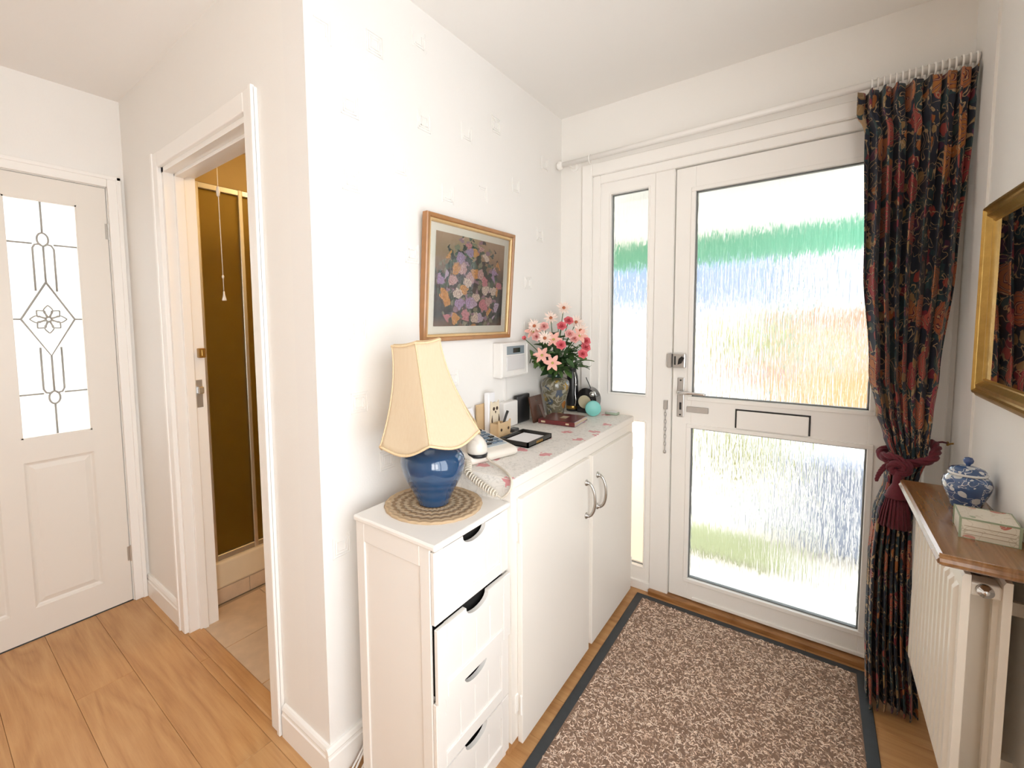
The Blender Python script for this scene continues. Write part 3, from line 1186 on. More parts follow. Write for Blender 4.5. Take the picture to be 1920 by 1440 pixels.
# ------------------------------------------------------------------ door mat
mt = T('door_mat', 'large brown looped barrier mat with charcoal rubber edging in front of the door', 'mat', (.85, 1.4, 0))
MX0, MX1, MY0, MY1 = .425, 1.262, .55, 2.098
P('rubber_backing', box(MX0, MX1, MY0, MY1, 0, .005, .002), RUBBER, mt)


def worm_pile():
    rng = np.random.default_rng(3)
    e = .034
    n = 30000
    L = rng.uniform(.008, .020, n)
    ang = rng.uniform(0, 2 * np.pi, n)
    curv = rng.normal(0, 90, n)
    x0 = rng.uniform(MX0 + e + .006, MX1 - e - .006, n)
    y0 = rng.uniform(MY0 + e + .006, MY1 - e - .006, n)
    zb = rng.uniform(.0062, .0088, n)
    K = 5
    s = np.linspace(-.5, .5, K)[None, :] * L[:, None]
    th = ang[:, None] + curv[:, None] * s
    ds = (L / (K - 1))[:, None]
    px = x0[:, None] + np.cumsum(np.cos(th) * ds, 1) - np.cos(ang)[:, None] * L[:, None] / 2
    py = y0[:, None] + np.cumsum(np.sin(th) * ds, 1) - np.sin(ang)[:, None] * L[:, None] / 2
    px = np.clip(px, MX0 + e, MX1 - e)
    py = np.clip(py, MY0 + e, MY1 - e)
    hump = np.array([-.0030, .0004, .0010, .0004, -.0030])[None, :]
    pz = zb[:, None] + hump
    r = .0014
    nx, ny = -np.sin(th), np.cos(th)
    V = np.empty((n, K, 3, 3))
    V[:, :, 0] = np.stack([px + nx * r, py + ny * r, pz - .0012], -1)
    V[:, :, 1] = np.stack([px, py, pz + .0012], -1)
    V[:, :, 2] = np.stack([px - nx * r, py - ny * r, pz - .0012], -1)
    V = V.reshape(-1, 3) - np.array(mt.location)
    base = (np.arange(n) * K * 3)[:, None, None]
    i = np.arange(K - 1)[None, :, None] * 3
    q = np.array([[0, 1, 4, 3], [1, 2, 5, 4]])
    F = (base[:, :, :, None] + i[..., None] + q[None, None]).reshape(-1, 4)
    me = bpy.data.meshes.new('pile')
    me.vertices.add(len(V))
    me.vertices.foreach_set('co', V.ravel())
    me.loops.add(F.size)
    me.loops.foreach_set('vertex_index', F.ravel().astype(np.int32))
    me.polygons.add(len(F))
    me.polygons.foreach_set('loop_start', (np.arange(len(F)) * 4).astype(np.int32))
    me.polygons.foreach_set('use_smooth', np.ones(len(F), dtype=bool))
    me.update(calc_edges=True)
    at = me.color_attributes.new('tint', 'FLOAT_COLOR', 'POINT')
    c0 = np.array([.50, .34, .24])
    c1 = np.array([.84, .67, .54])
    c2 = np.array([.25, .155, .105])
    t = rng.random(n)
    cc = np.where(t[:, None] < .28, c2[None], np.where(t[:, None] < .65, c0[None], c1[None])) * rng.uniform(.8, 1.2, n)[:, None]
    C = np.ones((n, K * 3, 4))
    C[:, :, :3] = cc[:, None, :]
    at.data.foreach_set('color', C.ravel())
    t_ = NT('mat_pile')
    a_ = t_.n('ShaderNodeAttribute', attribute_name='tint')
    t_.col(a_.outputs['Color'])
    t_.set(Roughness=.75)
    t_.b.inputs['Sheen Weight'].default_value = .35
    me.materials.append(t_.m)
    o_ = bpy.data.objects.new('pile', me)
    o_['kind'] = 'stuff'
    link(o_, mt)


P('pile_base', box(MX0 + .034, MX1 - .034, MY0 + .034, MY1 - .034, .003, .0062), M('mat_base', (.26, .165, .115), .95, var=.4, vscale=200), mt)
worm_pile()

# ------------------------------------------------------------------ hall cupboard
CX, CZ = .385, .862
cu = T('hall_cupboard', 'cream painted two-door hall cupboard with pewter bow handles', 'cupboard', (.19, 1.57, 0))
CY0, CY1 = 1.0125, 2.112
b = BM()
bx(b, .018, CX - .02, CY0, CY0 + .02, .045, CZ - .022)
bx(b, .018, CX - .02, CY1 - .02, CY1, .045, CZ - .022)
bx(b, .018, CX - .02, CY0 + .02, CY1 - .02, .045, .06)
bx(b, .002, .018, CY0, CY1, .107, CZ - .022)
P('carcass', b, CREAM, cu)
b = BM()
bx(b, CX - .02, CX, CY0, CY0 + .040, .045, .80)
bx(b, CX - .02, CX, CY1 - .055, CY1, .045, .80)
bx(b, CX - .02, CX, 1.552, 1.592, .045, .80)
bx(b, CX - .02, CX, CY0, CY1, .80, CZ - .022)
P('face_frame', b, CREAM, cu)
P('plinth', box(.03, CX - .012, CY0, CY1, 0, .045), OAK, cu)
P('worktop', box(.001, CX + .008, CY0 - .004, CY1 + .003, CZ - .022, CZ + .008, .004, 2), CREAM, cu)
for k, (ya, yb_, hs) in enumerate(((1.046, 1.556, 1), (1.586, 2.066, -1))):
    dr = P('door', box(CX, CX + .018, ya, yb_, .03, .803, .003, 2), CREAM, cu)
    yh = yb_ - .036 if hs > 0 else ya + .045
    zt, zb_ = .716, .588
    b = BM()
    for z_ in (zt, zb_):
        lathe(b, [(0, 0), (.0125, 0), (.0125, .003), (.010, .006), (.006, .008), (.006, .014), (0, .014)], (CX + .018, yh, z_), 16, axis='X')
    tube(b, bez((CX + .028, yh, zt), (CX + .062, yh, zt - .012), (CX + .062, yh, zb_ + .012), (CX + .028, yh, zb_), 18), .0058, 10)
    P('handle', b, SATIN, dr, True)
    ye = ya if hs > 0 else yb_
    for z_ in (.70, .16):
        b = BM()
        lathe(b, [(0, z_ - .03), (.0042, z_ - .03), (.0042, z_ + .03), (0, z_ + .03)], (CX + .016, ye - hs * .004, 0), 10)
        bx(b, CX, CX + .003, min(ye - hs * .014, ye), max(ye - hs * .014, ye), z_ - .028, z_ + .028)
        P('hinge', b, WHITE_GLOSS, dr)

# tablecloth on the worktop, falling over its near end
tc_ = T('tablecloth', 'white lace print tablecloth with small pink flowers on the cupboard top', 'tablecloth', (.19, 1.57, CZ + .008))
CLZ = CZ + .0095


def cloth_sheet():
    b_ = BM()
    ny, nx = 60, 22
    rows = []
    drop = .10
    x0_, x1_ = .006, CX + .004
    ys = [CY1 - .012]
    total = (CY1 - CY0) + drop
    for j in range(ny + 1):
        s_ = total * j / ny
        row = []
        for i in range(nx + 1):
            u_ = i / nx
            x_ = x0_ + (x1_ - x0_) * u_
            yv = CY1 - .01 - s_
            if yv > CY0 - .004:
                p_ = (x_, yv, CLZ + .0006 * math.sin(31 * x_ + 17 * yv) + .0006)
            else:
                dd = (CY0 - .004) - yv
                fold = .0035 * math.sin(x_ * 46) + .002 * math.sin(x_ * 90 + 1)
                # the near corner is rounded up, as the cloth hangs askew
                dd *= 1.0 - .42 * max(0, u_ - .72) / .28
                p_ = (x_, CY0 - .0065 - abs(fold) * min(1, dd / .03), CLZ - min(dd, .1) * .9)
            row.append(b_.verts.new(p_))
        rows.append(row)
    for A, B in zip(rows[:-1], rows[1:]):
        for i in range(nx):
            b_.faces.new((A[i], A[i + 1], B[i + 1], B[i]))
    return b_


P('cloth', cloth_sheet(), CLOTH, tc_, True)
b = BM()
for i in range(46):
    y_ = CY0 + .01 + i * .0236
    lathe(b, [(0, 0), (.009, .0), (.008, .0012), (0, .0014)], (CX + .003, y_, CLZ - .0003), 10)
le = P('scalloped_edge', b, CLOTH, tc_)
le['kind'] = 'stuff'

# ------------------------------------------------------------------ narrow drawer unit
UX0, UX1, UY0, UY1, UZ = .087, .374, .692, 1.0115, .803
un = T('drawer_unit', 'narrow white four drawer storage unit with cut-out grips', 'drawer unit', (.23, .85, 0))
P('top_board', box(UX0 - .004, UX1 + .012, UY0 - .012, UY1, UZ - .016, UZ, .005, 2), UNITW, un)
b = BM()
bx(b, UX0, UX1 - .018, UY0, UY0 + .012, .0, UZ - .016)
st = .034
for q in ((UX0, UX0 + st, 0, UZ - .016), (UX1 - st - .011, UX1 - .011, 0, UZ - .016)):
    bx(b, q[0], q[1], UY0 - .006, UY0 + .001, q[2], q[3], .002)
bx(b, UX0 + st, UX1 - st - .011, UY0 - .006, UY0 + .001, UZ - .07, UZ - .016, .002)
bx(b, UX0 + st, UX1 - st - .011, UY0 - .006, UY0 + .001, 0.0, .065, .002)
P('side_panel', b, UNITW, un)
P('side_panel', box(UX0, UX1 - .011, UY1 - .012, UY1, 0, UZ - .016), UNITW, un)
P('back_panel', box(UX0, UX0 + .006, UY0 + .012, UY1 - .012, 0, UZ - .016), UNITW, un)
P('plinth', box(UX1 - .03, UX1 - .012, UY0 + .012, UY1 - .012, 0, .03), UNITW, un)
bounds = [(.598, .780), (.400, .590), (.208, .396), (.030, .204)]
for k, (z0, z1) in enumerate(bounds):
    out = .008 if k == 1 else .0
    xa, xb = UX1 - .004 + out - .006, UX1 - .004 + out + .006
    ya, yb_ = UY0 - .005, UY1 - .001
    fr_ = .036
    yc = (ya + yb_) / 2
    b = BM()
    # top rail with the curved notch
    hw, hd = .050, .028
    poly = [(ya + fr_, z1), (yc - hw, z1)]
    for i in range(1, 12):
        a = PI * i / 12
        poly.append((yc - hw * math.cos(a), z1 - hd * math.sin(a)**.8))
    poly += [(yc + hw, z1), (yb_ - fr_, z1), (yb_ - fr_, z1 - fr_ - .012), (ya + fr_, z1 - fr_ - .012)]
    prism(b, poly, 'X', xa, xb)
    bx(b, xa, xb, ya, ya + fr_, z0, z1, .0015)
    bx(b, xa, xb, yb_ - fr_, yb_, z0, z1, .0015)
    bx(b, xa, xb, ya + fr_, yb_ - fr_, z0, z0 + fr_, .0015)
    d_ = P('drawer', b, UNITW, un)
    nb_ = 4
    wv_ = (yb_ - ya - 2 * fr_) / nb_
    for i in range(nb_):
        P('board', box(xa + .001, xb - .005, ya + fr_ + i * wv_ + .0006, ya + fr_ + (i + 1) * wv_ - .0006, z0 + fr_ - .002, z1 - fr_ - .010, .0018), UNITW, d_)
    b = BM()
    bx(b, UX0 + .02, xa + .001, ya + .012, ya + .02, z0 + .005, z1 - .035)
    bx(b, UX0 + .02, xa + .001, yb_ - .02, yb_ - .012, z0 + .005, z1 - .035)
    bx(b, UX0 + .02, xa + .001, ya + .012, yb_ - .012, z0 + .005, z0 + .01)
    bx(b, xa - .020, xa - .016, ya + .012, yb_ - .012, z0 + .01, z1 - .002)  # near-black sheet stands in for the shade seen through the grip notch
    P('drawer_box_shade', b, DARK, d_)

# ------------------------------------------------------------------ doily and lamp
LC = (.212, .870)
do = tag(P('round_doily', (lambda bb: (lathe(bb, [(0, UZ + .0045), (.118, UZ + .0045), (.136, UZ + .0055), (.142, UZ + .003), (.141, UZ), (0, UZ)], (LC[0], LC[1], 0), 72, rmod=lambda a, z: 1 + .006 * math.sin(24 * a)), bb)[1])(BM()),
                mat_polar('crochet_hemp', (.58, .42, .26), (.54, .41, .27), (.33, .22, .125), 280), None, True, loc=(LC[0], LC[1], UZ)),
         'round tan crochet doily with brown rings under the blue lamp', 'doily')
LZ0 = UZ + .0048
la = T('table_lamp', 'blue ceramic table lamp with a crooked cream scalloped shade', 'lamp', (LC[0], LC[1], LZ0))
BLUE = M('blue_glaze', (.010, .055, .140), .06, var=.25, vscale=6, coat=1.0)
b = BM()
lathe(b, [(0, 0), (.044, 0), (.047, .004), (.052, .020), (.066, .048), (.082, .078), (.0915, .104), (.094, .124), (.090, .143), (.078, .158), (.060, .167), (.052, .171), (.050, .178), (.052, .186), (.050, .190), (.03, .192), (0, .192)], (LC[0], LC[1], LZ0), 56)
P('base', b, BLUE, la, True)
b = BM()
lathe(b, [(0, .19), (.016, .19), (.016, .20), (.010, .204), (.010, .225), (.017, .228), (.017, .262), (0, .262)], (LC[0], LC[1], LZ0), 20)
P('lamp_holder', b, M('brass', (.42, .25, .07), .3, .9), la, True)


def shade_pt(a, t, zb_, h, off=0.0):
    """bell profile, six flat-ish panels, scalloped lower rim"""
    r = .076 + (.155 - .076) * (t ** 1.8)
    ph = (a / (PI / 3)) % 1.0
    flat = math.cos(PI / 6) / math.cos((ph - .5) * PI / 3)
    r = r * (flat * .75 + .25 * (1 - .04 * math.sin(PI * ph))) + off
    drop = .024 * math.sin(PI * ph) * t ** 3
    topd = -.004 * math.sin(PI * ph) * (1 - t)
    return Vector((r * math.cos(a + SA), r * math.sin(a + SA), zb_ + h * (1 - t) - drop + topd))


SA = math.atan2(-.944, .859)
SHM = Matrix.Translation(Vector((LC[0], LC[1], LZ0 + .20))) @ Matrix.Rotation(math.radians(-7.5), 4, Vector((fw.x, fw.y, 0)).normalized()) @ Matrix.Translation(Vector((0, 0, -.20)))
SHM = Matrix.Translation(Vector((rt.x, rt.y, 0)) * -.006) @ SHM


def shade_mesh():
    b_ = BM()
    NA, NT_ = 96, 20
    rows = []
    for j in range(NT_ + 1):
        rows.append([b_.verts.new(SHM @ shade_pt(2 * PI * i / NA, j / NT_, .206, .262)) for i in range(NA)])
    for A, B in zip(rows[:-1], rows[1:]):
        for i in range(NA):
            k = (i + 1) % NA
            b_.faces.new((A[i], A[k], B[k], B[i]))
    return b_


st_ = NT('cream_silk_shade')
st_.t.nodes.remove(st_.b)
dv = st_.n('ShaderNodeBsdfDiffuse')
tl_ = st_.n('ShaderNodeBsdfTranslucent')
nz_ = st_.noise(st_.coord('Object', (1, 1, .02)), 220, 3)
cc_ = st_.mix(nz_.outputs['Fac'], (.80, .66, .47), (.86, .74, .56))
st_.l(cc_, dv.inputs[0])
st_.l(cc_, tl_.inputs[0])
mx_ = st_.n('ShaderNodeMixShader')
mx_.inputs[0].default_value = .35
st_.l(dv.outputs[0], mx_.inputs[1])
st_.l(tl_.outputs[0], mx_.inputs[2])
st_.l(mx_.outputs[0], st_.out.inputs[0])
shd = P('shade', shade_mesh(), st_.m, la, True)
md = shd.modifiers.new('thickness', 'SOLIDIFY')
md.thickness = .0012
TRIM = M('cream_braid', (.72, .55, .34), .8, var=.15, vscale=200)
b = BM()
tube(b, [SHM @ shade_pt(2 * PI * i / 96, 1, .206, .262, .001) for i in range(96)], .0038, 6, closed=True)
P('lower_braid', b, TRIM, shd, True)
b = BM()
tube(b, [SHM @ shade_pt(2 * PI * i / 96, 0, .206, .262, .001) for i in range(96)], .0032, 6, closed=True)
P('upper_braid', b, TRIM, shd, True)
for k in range(6):
    b = BM()
    tube(b, [SHM @ shade_pt(k * PI / 3 + 1e-5, j / 20, .206, .262, .0008) for j in range(21)], .0021, 6)
    P('seam', b, TRIM, shd, True)
b = BM()
for k in range(3):
    a = k * 2 * PI / 3
    p_ = SHM @ Vector((.066 * math.cos(a + SA), .066 * math.sin(a + SA), .45))
    tube(b, [(LC[0], LC[1], LZ0 + .255), p_], .0014, 5)
P('shade_carrier', b, SATIN, shd)

# ------------------------------------------------------------------ picture on the wall
PYA, PYB, PZA, PZB = 1.046, 1.598, 1.262, 1.700
PXT, PXB = .042, .012
pt = T('framed_picture', 'framed flower still life print in a brown and gilt frame hung on the wall', 'picture', (0.0, (PYA + PYB) / 2, PZA))


def lean(bm_):
    for v in bm_.verts:
        f_ = (v.co.z - PZA) / (PZB - PZA)
        v.co.x += PXB + (PXT - PXB) * f_ - .02
    return bm_


def rect_frame(bm_, ya, yb_, za, zb_, w_, x0_, x1_, bev=.003):
    prof = [(0, x0_), (0, x1_ - bev), (bev, x1_), (w_ - bev, x1_), (w_, x1_ - bev), (w_, x0_)]
    rings = []
    for ins, xv in prof:
        rings.append([bm_.verts.new((xv, y_, z_)) for y_, z_ in ((ya + ins, za + ins), (yb_ - ins, za + ins), (yb_ - ins, zb_ - ins), (ya + ins, zb_ - ins))])
    for A, B in zip(rings, rings[1:] + rings[:1]):
        for i in range(4):
            k = (i + 1) % 4
            bm_.faces.new((A[i], A[k], B[k], B[i]))
    bmesh.ops.recalc_face_normals(bm_, faces=bm_.faces)


b = BM()
rect_frame(b, PYA, PYB, PZA, PZB, .016, .004, .028)
P('frame', lean(b), FRAMEW, pt)
b = BM()
rect_frame(b, PYA + .014, PYB - .014, PZA + .014, PZB - .014, .012, .006, .023)
P('gilt_slip', lean(b), FRAMEL, pt)
b = bx(BM(), .008, .011, PYA + .02, PYB - .02, PZA + .02, PZB - .02)
P('mount', lean(b), M('ivory_mount', (.80, .75, .64), .8, var=.02), pt)
b = BM()
ia, ib, ja, jb = PYA + .062, PYB - .058, PZA + .054, PZB - .052
vs_ = [b.verts.new((.0118, y_, z_)) for y_, z_ in ((ia, ja), (ib, ja), (ib, jb), (ia, jb))]
f_ = b.faces.new(vs_)
uvl = b.loops.layers.uv.new('UVMap')
for lp_, uv in zip(f_.loops, ((0, 0), (1.3, 0), (1.3, 1), (0, 1))):
    lp_[uvl].uv = (uv[0] / 1.3, uv[1])
P('print', lean(b), PAINT, pt)
b = BM()
b.faces.new([b.verts.new((.0150, y_, z_)) for y_, z_ in ((PYA + .02, PZA + .02), (PYB - .02, PZA + .02), (PYB - .02, PZB - .02), (PYA + .02, PZB - .02))])
P('glass', lean(b), PICGLASS, pt)

# ------------------------------------------------------------------ alarm panel with conduit
al = T('alarm_panel', 'white wall alarm panel with grey display above the cupboard', 'alarm panel', (0, 1.595, 1.092))
P('housing', box(0, .045, 1.487, 1.705, 1.092, 1.242, .005, 2), WPLAST, al)
b = BM()
rect_frame(b, 1.492, 1.700, 1.097, 1.237, .006, .044, .0475, .001)
P('bezel', b, WPLAST, al)
P('display_surround', box(.044, .0465, 1.528, 1.670, 1.190, 1.226, .001), M('grey_blue_plastic', (.22, .27, .30), .4), al)
P('display', box(.0464, .0472, 1.576, 1.634, 1.197, 1.217), M('lcd_dark', (.015, .025, .02), .2), al)
P('flap', box(.044, .0490, 1.524, 1.672, 1.122, 1.185, .002), M('pale_grey_plastic', (.66, .65, .65), .4), al)
P('label_plate', box(.044, .0462, 1.585, 1.672, 1.100, 1.117), WPLAST, al)
b = BM()
bx(b, 0, .012, 1.566, 1.582, .985, 1.092)
P('cable_conduit', b, WPLAST, al)
jb_ = tag(P('junction_box', box(.002, .040, 1.515, 1.625, CLZ + .003, .985, .006, 2), WPLAST, None, loc=(.02, 1.57, CLZ)), 'white plastic telephone junction box below the alarm panel', 'socket')

# ------------------------------------------------------------------ telephone with coiled cord
TZ = CLZ + .002
ph = T('telephone', 'cream corded push-button telephone on the tablecloth', 'telephone', (.160, 1.155, TZ), rz=math.radians(-14))
b = BM()
bx(b, -.100, .100, -.105, .105, .0, .028, .014, 3)
for v in b.verts:
    if v.co.z > .014:
        v.co.z += .03 * (v.co.x * -1 + .1) / .2
P('body', b, PHONEC, ph, True, local=True)
# handset cradle block and handset lie along the near (-y) side
b = BM()
pts = [(-.098, -.066, .060), (-.085, -.066, .082), (-.04, -.066, .094), (.04, -.066, .090), (.085, -.066, .070), (.100, -.066, .047)]
tube(b, smooth_path(pts, 5), [.016, .019, .021, .021, .020, .018, .017, .016, .0155, .015, .015, .015, .015, .015, .015, .0155, .016, .017, .018, .020, .021, .021, .020, .018, .016, .010], 14)
lathe(b, [(0, .031), (.027, .031), (.032, .037), (.034, .048), (.032, .062), (.026, .074), (.015, .083), (0, .086)], (.080, -.066, .0), 24)
lathe(b, [(0, .044), (.022, .044), (.027, .052), (.027, .066), (.02, .080), (0, .088)], (-.080, -.066, .0), 20)
P('handset', b, PHONEC, ph, True, local=True)
b = BM()
lathe(b, [(0, .024), (.032, .024), (.0325, .034), (0, .034)], (.082, -.066, .0), 20)
P('earpiece_seal', b, BLACKP, ph, True, local=True)


def key_plane(x_):
    return .028 + .03 * (-x_ + .1) / .2


KEYM = M('blue_grey_keys', (.10, .14, .19), .4)
b = BM()
vs_ = [b.verts.new((x_, y_, key_plane(x_) + dz)) for dz in (-.002, .0012) for x_, y_ in ((-.088, -.018), (.06, -.018), (.06, .088), (-.088, .088))]
for f4 in ((4, 5, 6, 7), (0, 1, 5, 4), (1, 2, 6, 5), (2, 3, 7, 6), (3, 0, 4, 7)):
    b.faces.new([vs_[i] for i in f4])
P('keypad_plate', b, M('keypad_plate', (.42, .47, .50), .4), ph, local=True)
for r_ in range(6):
    for c_ in range(4):
        x_ = -.078 + r_ * .023
        y_ = -.006 + c_ * .026
        b = BM()
        z_ = key_plane(x_)
        bx(b, x_ - .008, x_ + .008, y_ - .010, y_ + .010, z_ - .001, z_ + .005, .0015)
        P('key', b, KEYM if (r_ + c_) % 3 else BLACKP, ph, local=True)
# coiled cord falling over the end of the cupboard and back


def to_phone(bm_):
    bmesh.ops.translate(bm_, vec=-ph.location, verts=bm_.verts)
    bmesh.ops.rotate(bm_, verts=bm_.verts, cent=(0, 0, 0), matrix=Matrix.Rotation(-ph.rotation_euler.z, 3, 'Z'))
    return bm_


YE = CY0 - .0195
PA = [(.205, 1.040, TZ + .011), (.232, 1.012, TZ + .009), (.252, YE - .010, TZ - .002), (.275, YE - .010, TZ - .016), (.318, YE - .010, TZ - .034), (.360, YE - .010, UZ + .022)]
core = smooth_path(PA, 8)
b = BM()
N = 620
coil = []
cum = [0]
for p_, q_ in zip(core[:-1], core[1:]):
    cum.append(cum[-1] + (q_ - p_).length)
for i in range(N + 1):
    s_ = cum[-1] * i / N
    k = max(j for j in range(len(cum)) if cum[j] <= s_ + 1e-9)
    k = min(k, len(core) - 2)
    f_ = (s_ - cum[k]) / max(1e-9, cum[k + 1] - cum[k])
    c_ = core[k].lerp(core[k + 1], f_)
    tdir = (core[k + 1] - core[k]).normalized()
    n1_ = Vector((0, 1, 0)).cross(tdir).normalized()
    n2_ = tdir.cross(n1_)
    a = 2 * PI * i / N * 21
    rr_ = .0088 * min(1, i / 30, (N - i) / 30)
    coil.append(c_ + rr_ * (math.cos(a) * n1_ + math.sin(a) * n2_))
tube(b, coil, .0027, 6)
cord_o = P('coiled_cord', to_phone(b), CORDM, ph, True, local=True)
b = BM()
tube(b, smooth_path([(.360, YE - .010, UZ + .022), (.376, YE - .010, UZ + .020), (.398, YE - .008, UZ + .042), (.401, YE + .002, TZ - .004), (.378, YE + .022, TZ + .007), (.32, 1.06, TZ + .006), (.262, 1.085, TZ + .012), (.245, 1.082, TZ + .04)], 7), .0036, 8)
P('cord_lead', to_phone(b), CORDM, ph, True, local=True)

# ------------------------------------------------------------------ small things on the cupboard
Z0 = CLZ + .0018
WOODL = M('pale_plywood', (.62, .44, .25), .5, var=.12, vscale=30)
PAPER = M('white_paper', (.82, .82, .84), .8, var=.01)
# memo card leaning on the wall
b = BM()
prism(b, [(.046, Z0), (.048, Z0), (.012, .992), (.010, .992)], 'Y', 1.235, 1.325)
tag(P('memo_card', b, PAPER, None, loc=(.03, 1.28, Z0)), 'blank white card leaning against the wall behind the telephone', 'card')
# wooden owl letter rack
ow = T('letter_rack', 'pale wooden letter rack with a cut-out owl and paper inside', 'letter rack', (.037, 1.40, Z0))
b = BM()
prism(b, [(1.345, Z0), (1.455, Z0), (1.455, .98), (1.430, 1.0), (1.345, 1.0)], 'X', .014, .020)
P('back_plate', b, WOODL, ow)
b = BM()
cy_ = 1.418
poly = [(cy_ - .030, Z0)]
poly += [(cy_ - .033, .93), (cy_ - .030, .965), (cy_ - .027, 1.012), (cy_ - .016, 1.004), (cy_, 1.008), (cy_ + .016, 1.004), (cy_ + .027, 1.012), (cy_ + .030, .965), (cy_ + .033, .93), (cy_ + .030, Z0)]
prism(b, poly, 'X', .054, .059)
P('owl_plate', b, M('cream_wood', (.78, .68, .52), .5, var=.05), ow)
b = BM()
for s in (-1, 1):
    lathe(b, [(0, 0), (.0075, 0), (.0075, .0012), (0, .0014)], (.0588, cy_ + s * .011, .980), 14, axis='X')
    prism(b, [(cy_ + s * .026, .905), (cy_ + s * .029, .935), (cy_ + s * .023, .955), (cy_ + s * .021, .92)], 'X', .0588, .0605)
prism(b, [(cy_ - .004, .970), (cy_ + .004, .970), (cy_, .960)], 'X', .0588, .0608)
ey = P('owl_face', b, M('dark_brown_ink', (.05, .025, .012), .6), ow)
ey['kind'] = 'stuff'
P('base_plate', box(.014, .060, 1.345, 1.455, Z0, Z0 + .006), WOODL, ow)
tag(P('paper_roll_box', box(.026, .050, 1.385, 1.43, Z0 + .006, 1.045, .003), PAPER, None, loc=(.038, 1.41, Z0 + .006)), 'tall white packet standing in the wooden letter rack', 'packet')
# pen pot
pp = T('pen_pot', 'pale wooden cat-shaped pen pot beside the letter rack', 'pen pot', (.095, 1.400, Z0))
b = BM()
poly = [(1.362, Z0), (1.434, Z0), (1.442, Z0 + .03), (1.444, Z0 + .068), (1.432, Z0 + .060), (1.372, Z0 + .060), (1.360, Z0 + .070), (1.358, Z0 + .03)]
prism(b, poly, 'X', .110, .116)
P('front_plate', b, WOODL, pp)
b = BM()
for q in ((.068, .074, 1.366, 1.434), (.074, .110, 1.366, 1.371), (.074, .110, 1.429, 1.434)):
    bx(b, q[0], q[1], q[2], q[3], Z0, Z0 + .055)
bx(b, .066, .128, 1.352, 1.460, Z0, Z0 + .006)
P('box', b, WOODL, pp)
b = BM()
for yv in (1.375, 1.425):
    lathe(b, [(0, 0), (.006, 0), (.006, .001), (0, .0012)], (.116, yv, Z0 + .034), 12, axis='X')
P('eyes', b, MATS['dark_brown_ink'], pp)['kind'] = 'stuff'
b = BM()
tube(b, [(.092, 1.405, Z0 + .012), (.094, 1.445, Z0 + .082), (.094, 1.455, Z0 + .094)], [.004, .0055, .006], 10)
tag(P('marker_pen', b, BLACKP, None, True, loc=(.092, 1.405, Z0 + .01)), 'black marker pen standing in the wooden pen pot', 'pen')
tag(P('ink_pad', box(.085, .115, 1.472, 1.512, Z0, Z0 + .018, .003), M('charcoal_plastic', (.05, .05, .055), .4), None, loc=(.10, 1.492, Z0)), 'small charcoal box beside the pen pot', 'box')
# flat black photo tray
tr = T('black_tray', 'shallow black lacquer tray holding white paper', 'tray', (.19, 1.405, Z0))
ang_ = math.radians(0)
b = BM()
TX0, TX1, TY0, TY1 = .138, .268, 1.318, 1.500
tr.location = ((TX0 + TX1) / 2, (TY0 + TY1) / 2, Z0)
bx(b, TX0, TX1, TY0, TY1, Z0, Z0 + .004)
for q in ((TX0, TX0 + .006, TY0, TY1), (TX1 - .006, TX1, TY0, TY1), (TX0, TX1, TY0, TY0 + .006), (TX0, TX1, TY1 - .006, TY1)):
    bx(b, q[0], q[1], q[2], q[3], Z0, Z0 + .018)
P('tray_body', b, M('black_lacquer', (.02, .018, .016), .25), tr)
b = BM()
for i in range(5):
    bx(b, TX1 - .0005, TX1 + .0008, TY0 + .062 + i * .010, TY0 + .068 + i * .010, Z0 + .004, Z0 + .013)
P('gold_lettering', b, GOLD, tr)['kind'] = 'stuff'
tag(P('note_paper', box(TX0 + .012, TX1 - .012, TY0 + .014, TY1 - .012, Z0 + .0042, Z0 + .007), PAPER, None, loc=((TX0 + TX1) / 2, (TY0 + TY1) / 2, Z0 + .004)), 'white note paper lying in the black tray', 'paper')
# burgundy book
bk = T('burgundy_diary', 'burgundy leather diary lying on the tablecloth by the vase', 'book', (.176, 1.795, Z0), rz=math.radians(4))
BURG = M('burgundy_leather', (.13, .016, .018), .3, var=.3, vscale=30, bump=.2, bscale=200, coat=.3)
P('cover', box(-.085, .085, -.085, .085, .016, .0195, .0015), BURG, bk, local=True)
P('cover', box(-.085, .085, -.085, .085, 0.0, .0035, .0015), BURG, bk, local=True)
P('spine', box(-.085, .085, -.087, -.080, .0, .0195, .002), BURG, bk, local=True)
P('pages', box(-.080, .0825, -.081, .081, .003, .0165), M('page_edge', (.62, .50, .36), .8, var=.1, vscale=300), bk, local=True)
b = BM()
bx(b, -.070, -.050, -.0876, -.0865, .006, .014)
bx(b, .045, .060, -.0876, -.0865, .006, .013)
P('gold_stamp', b, M('pale_gold', (.70, .58, .40), .4, .5), bk, local=True)['kind'] = 'stuff'
b = BM()
bx(b, -.01, .02, -.02, .03, .0194, .0198)
P('gold_stamp', b, MATS['pale_gold'], bk, local=True)['kind'] = 'stuff'
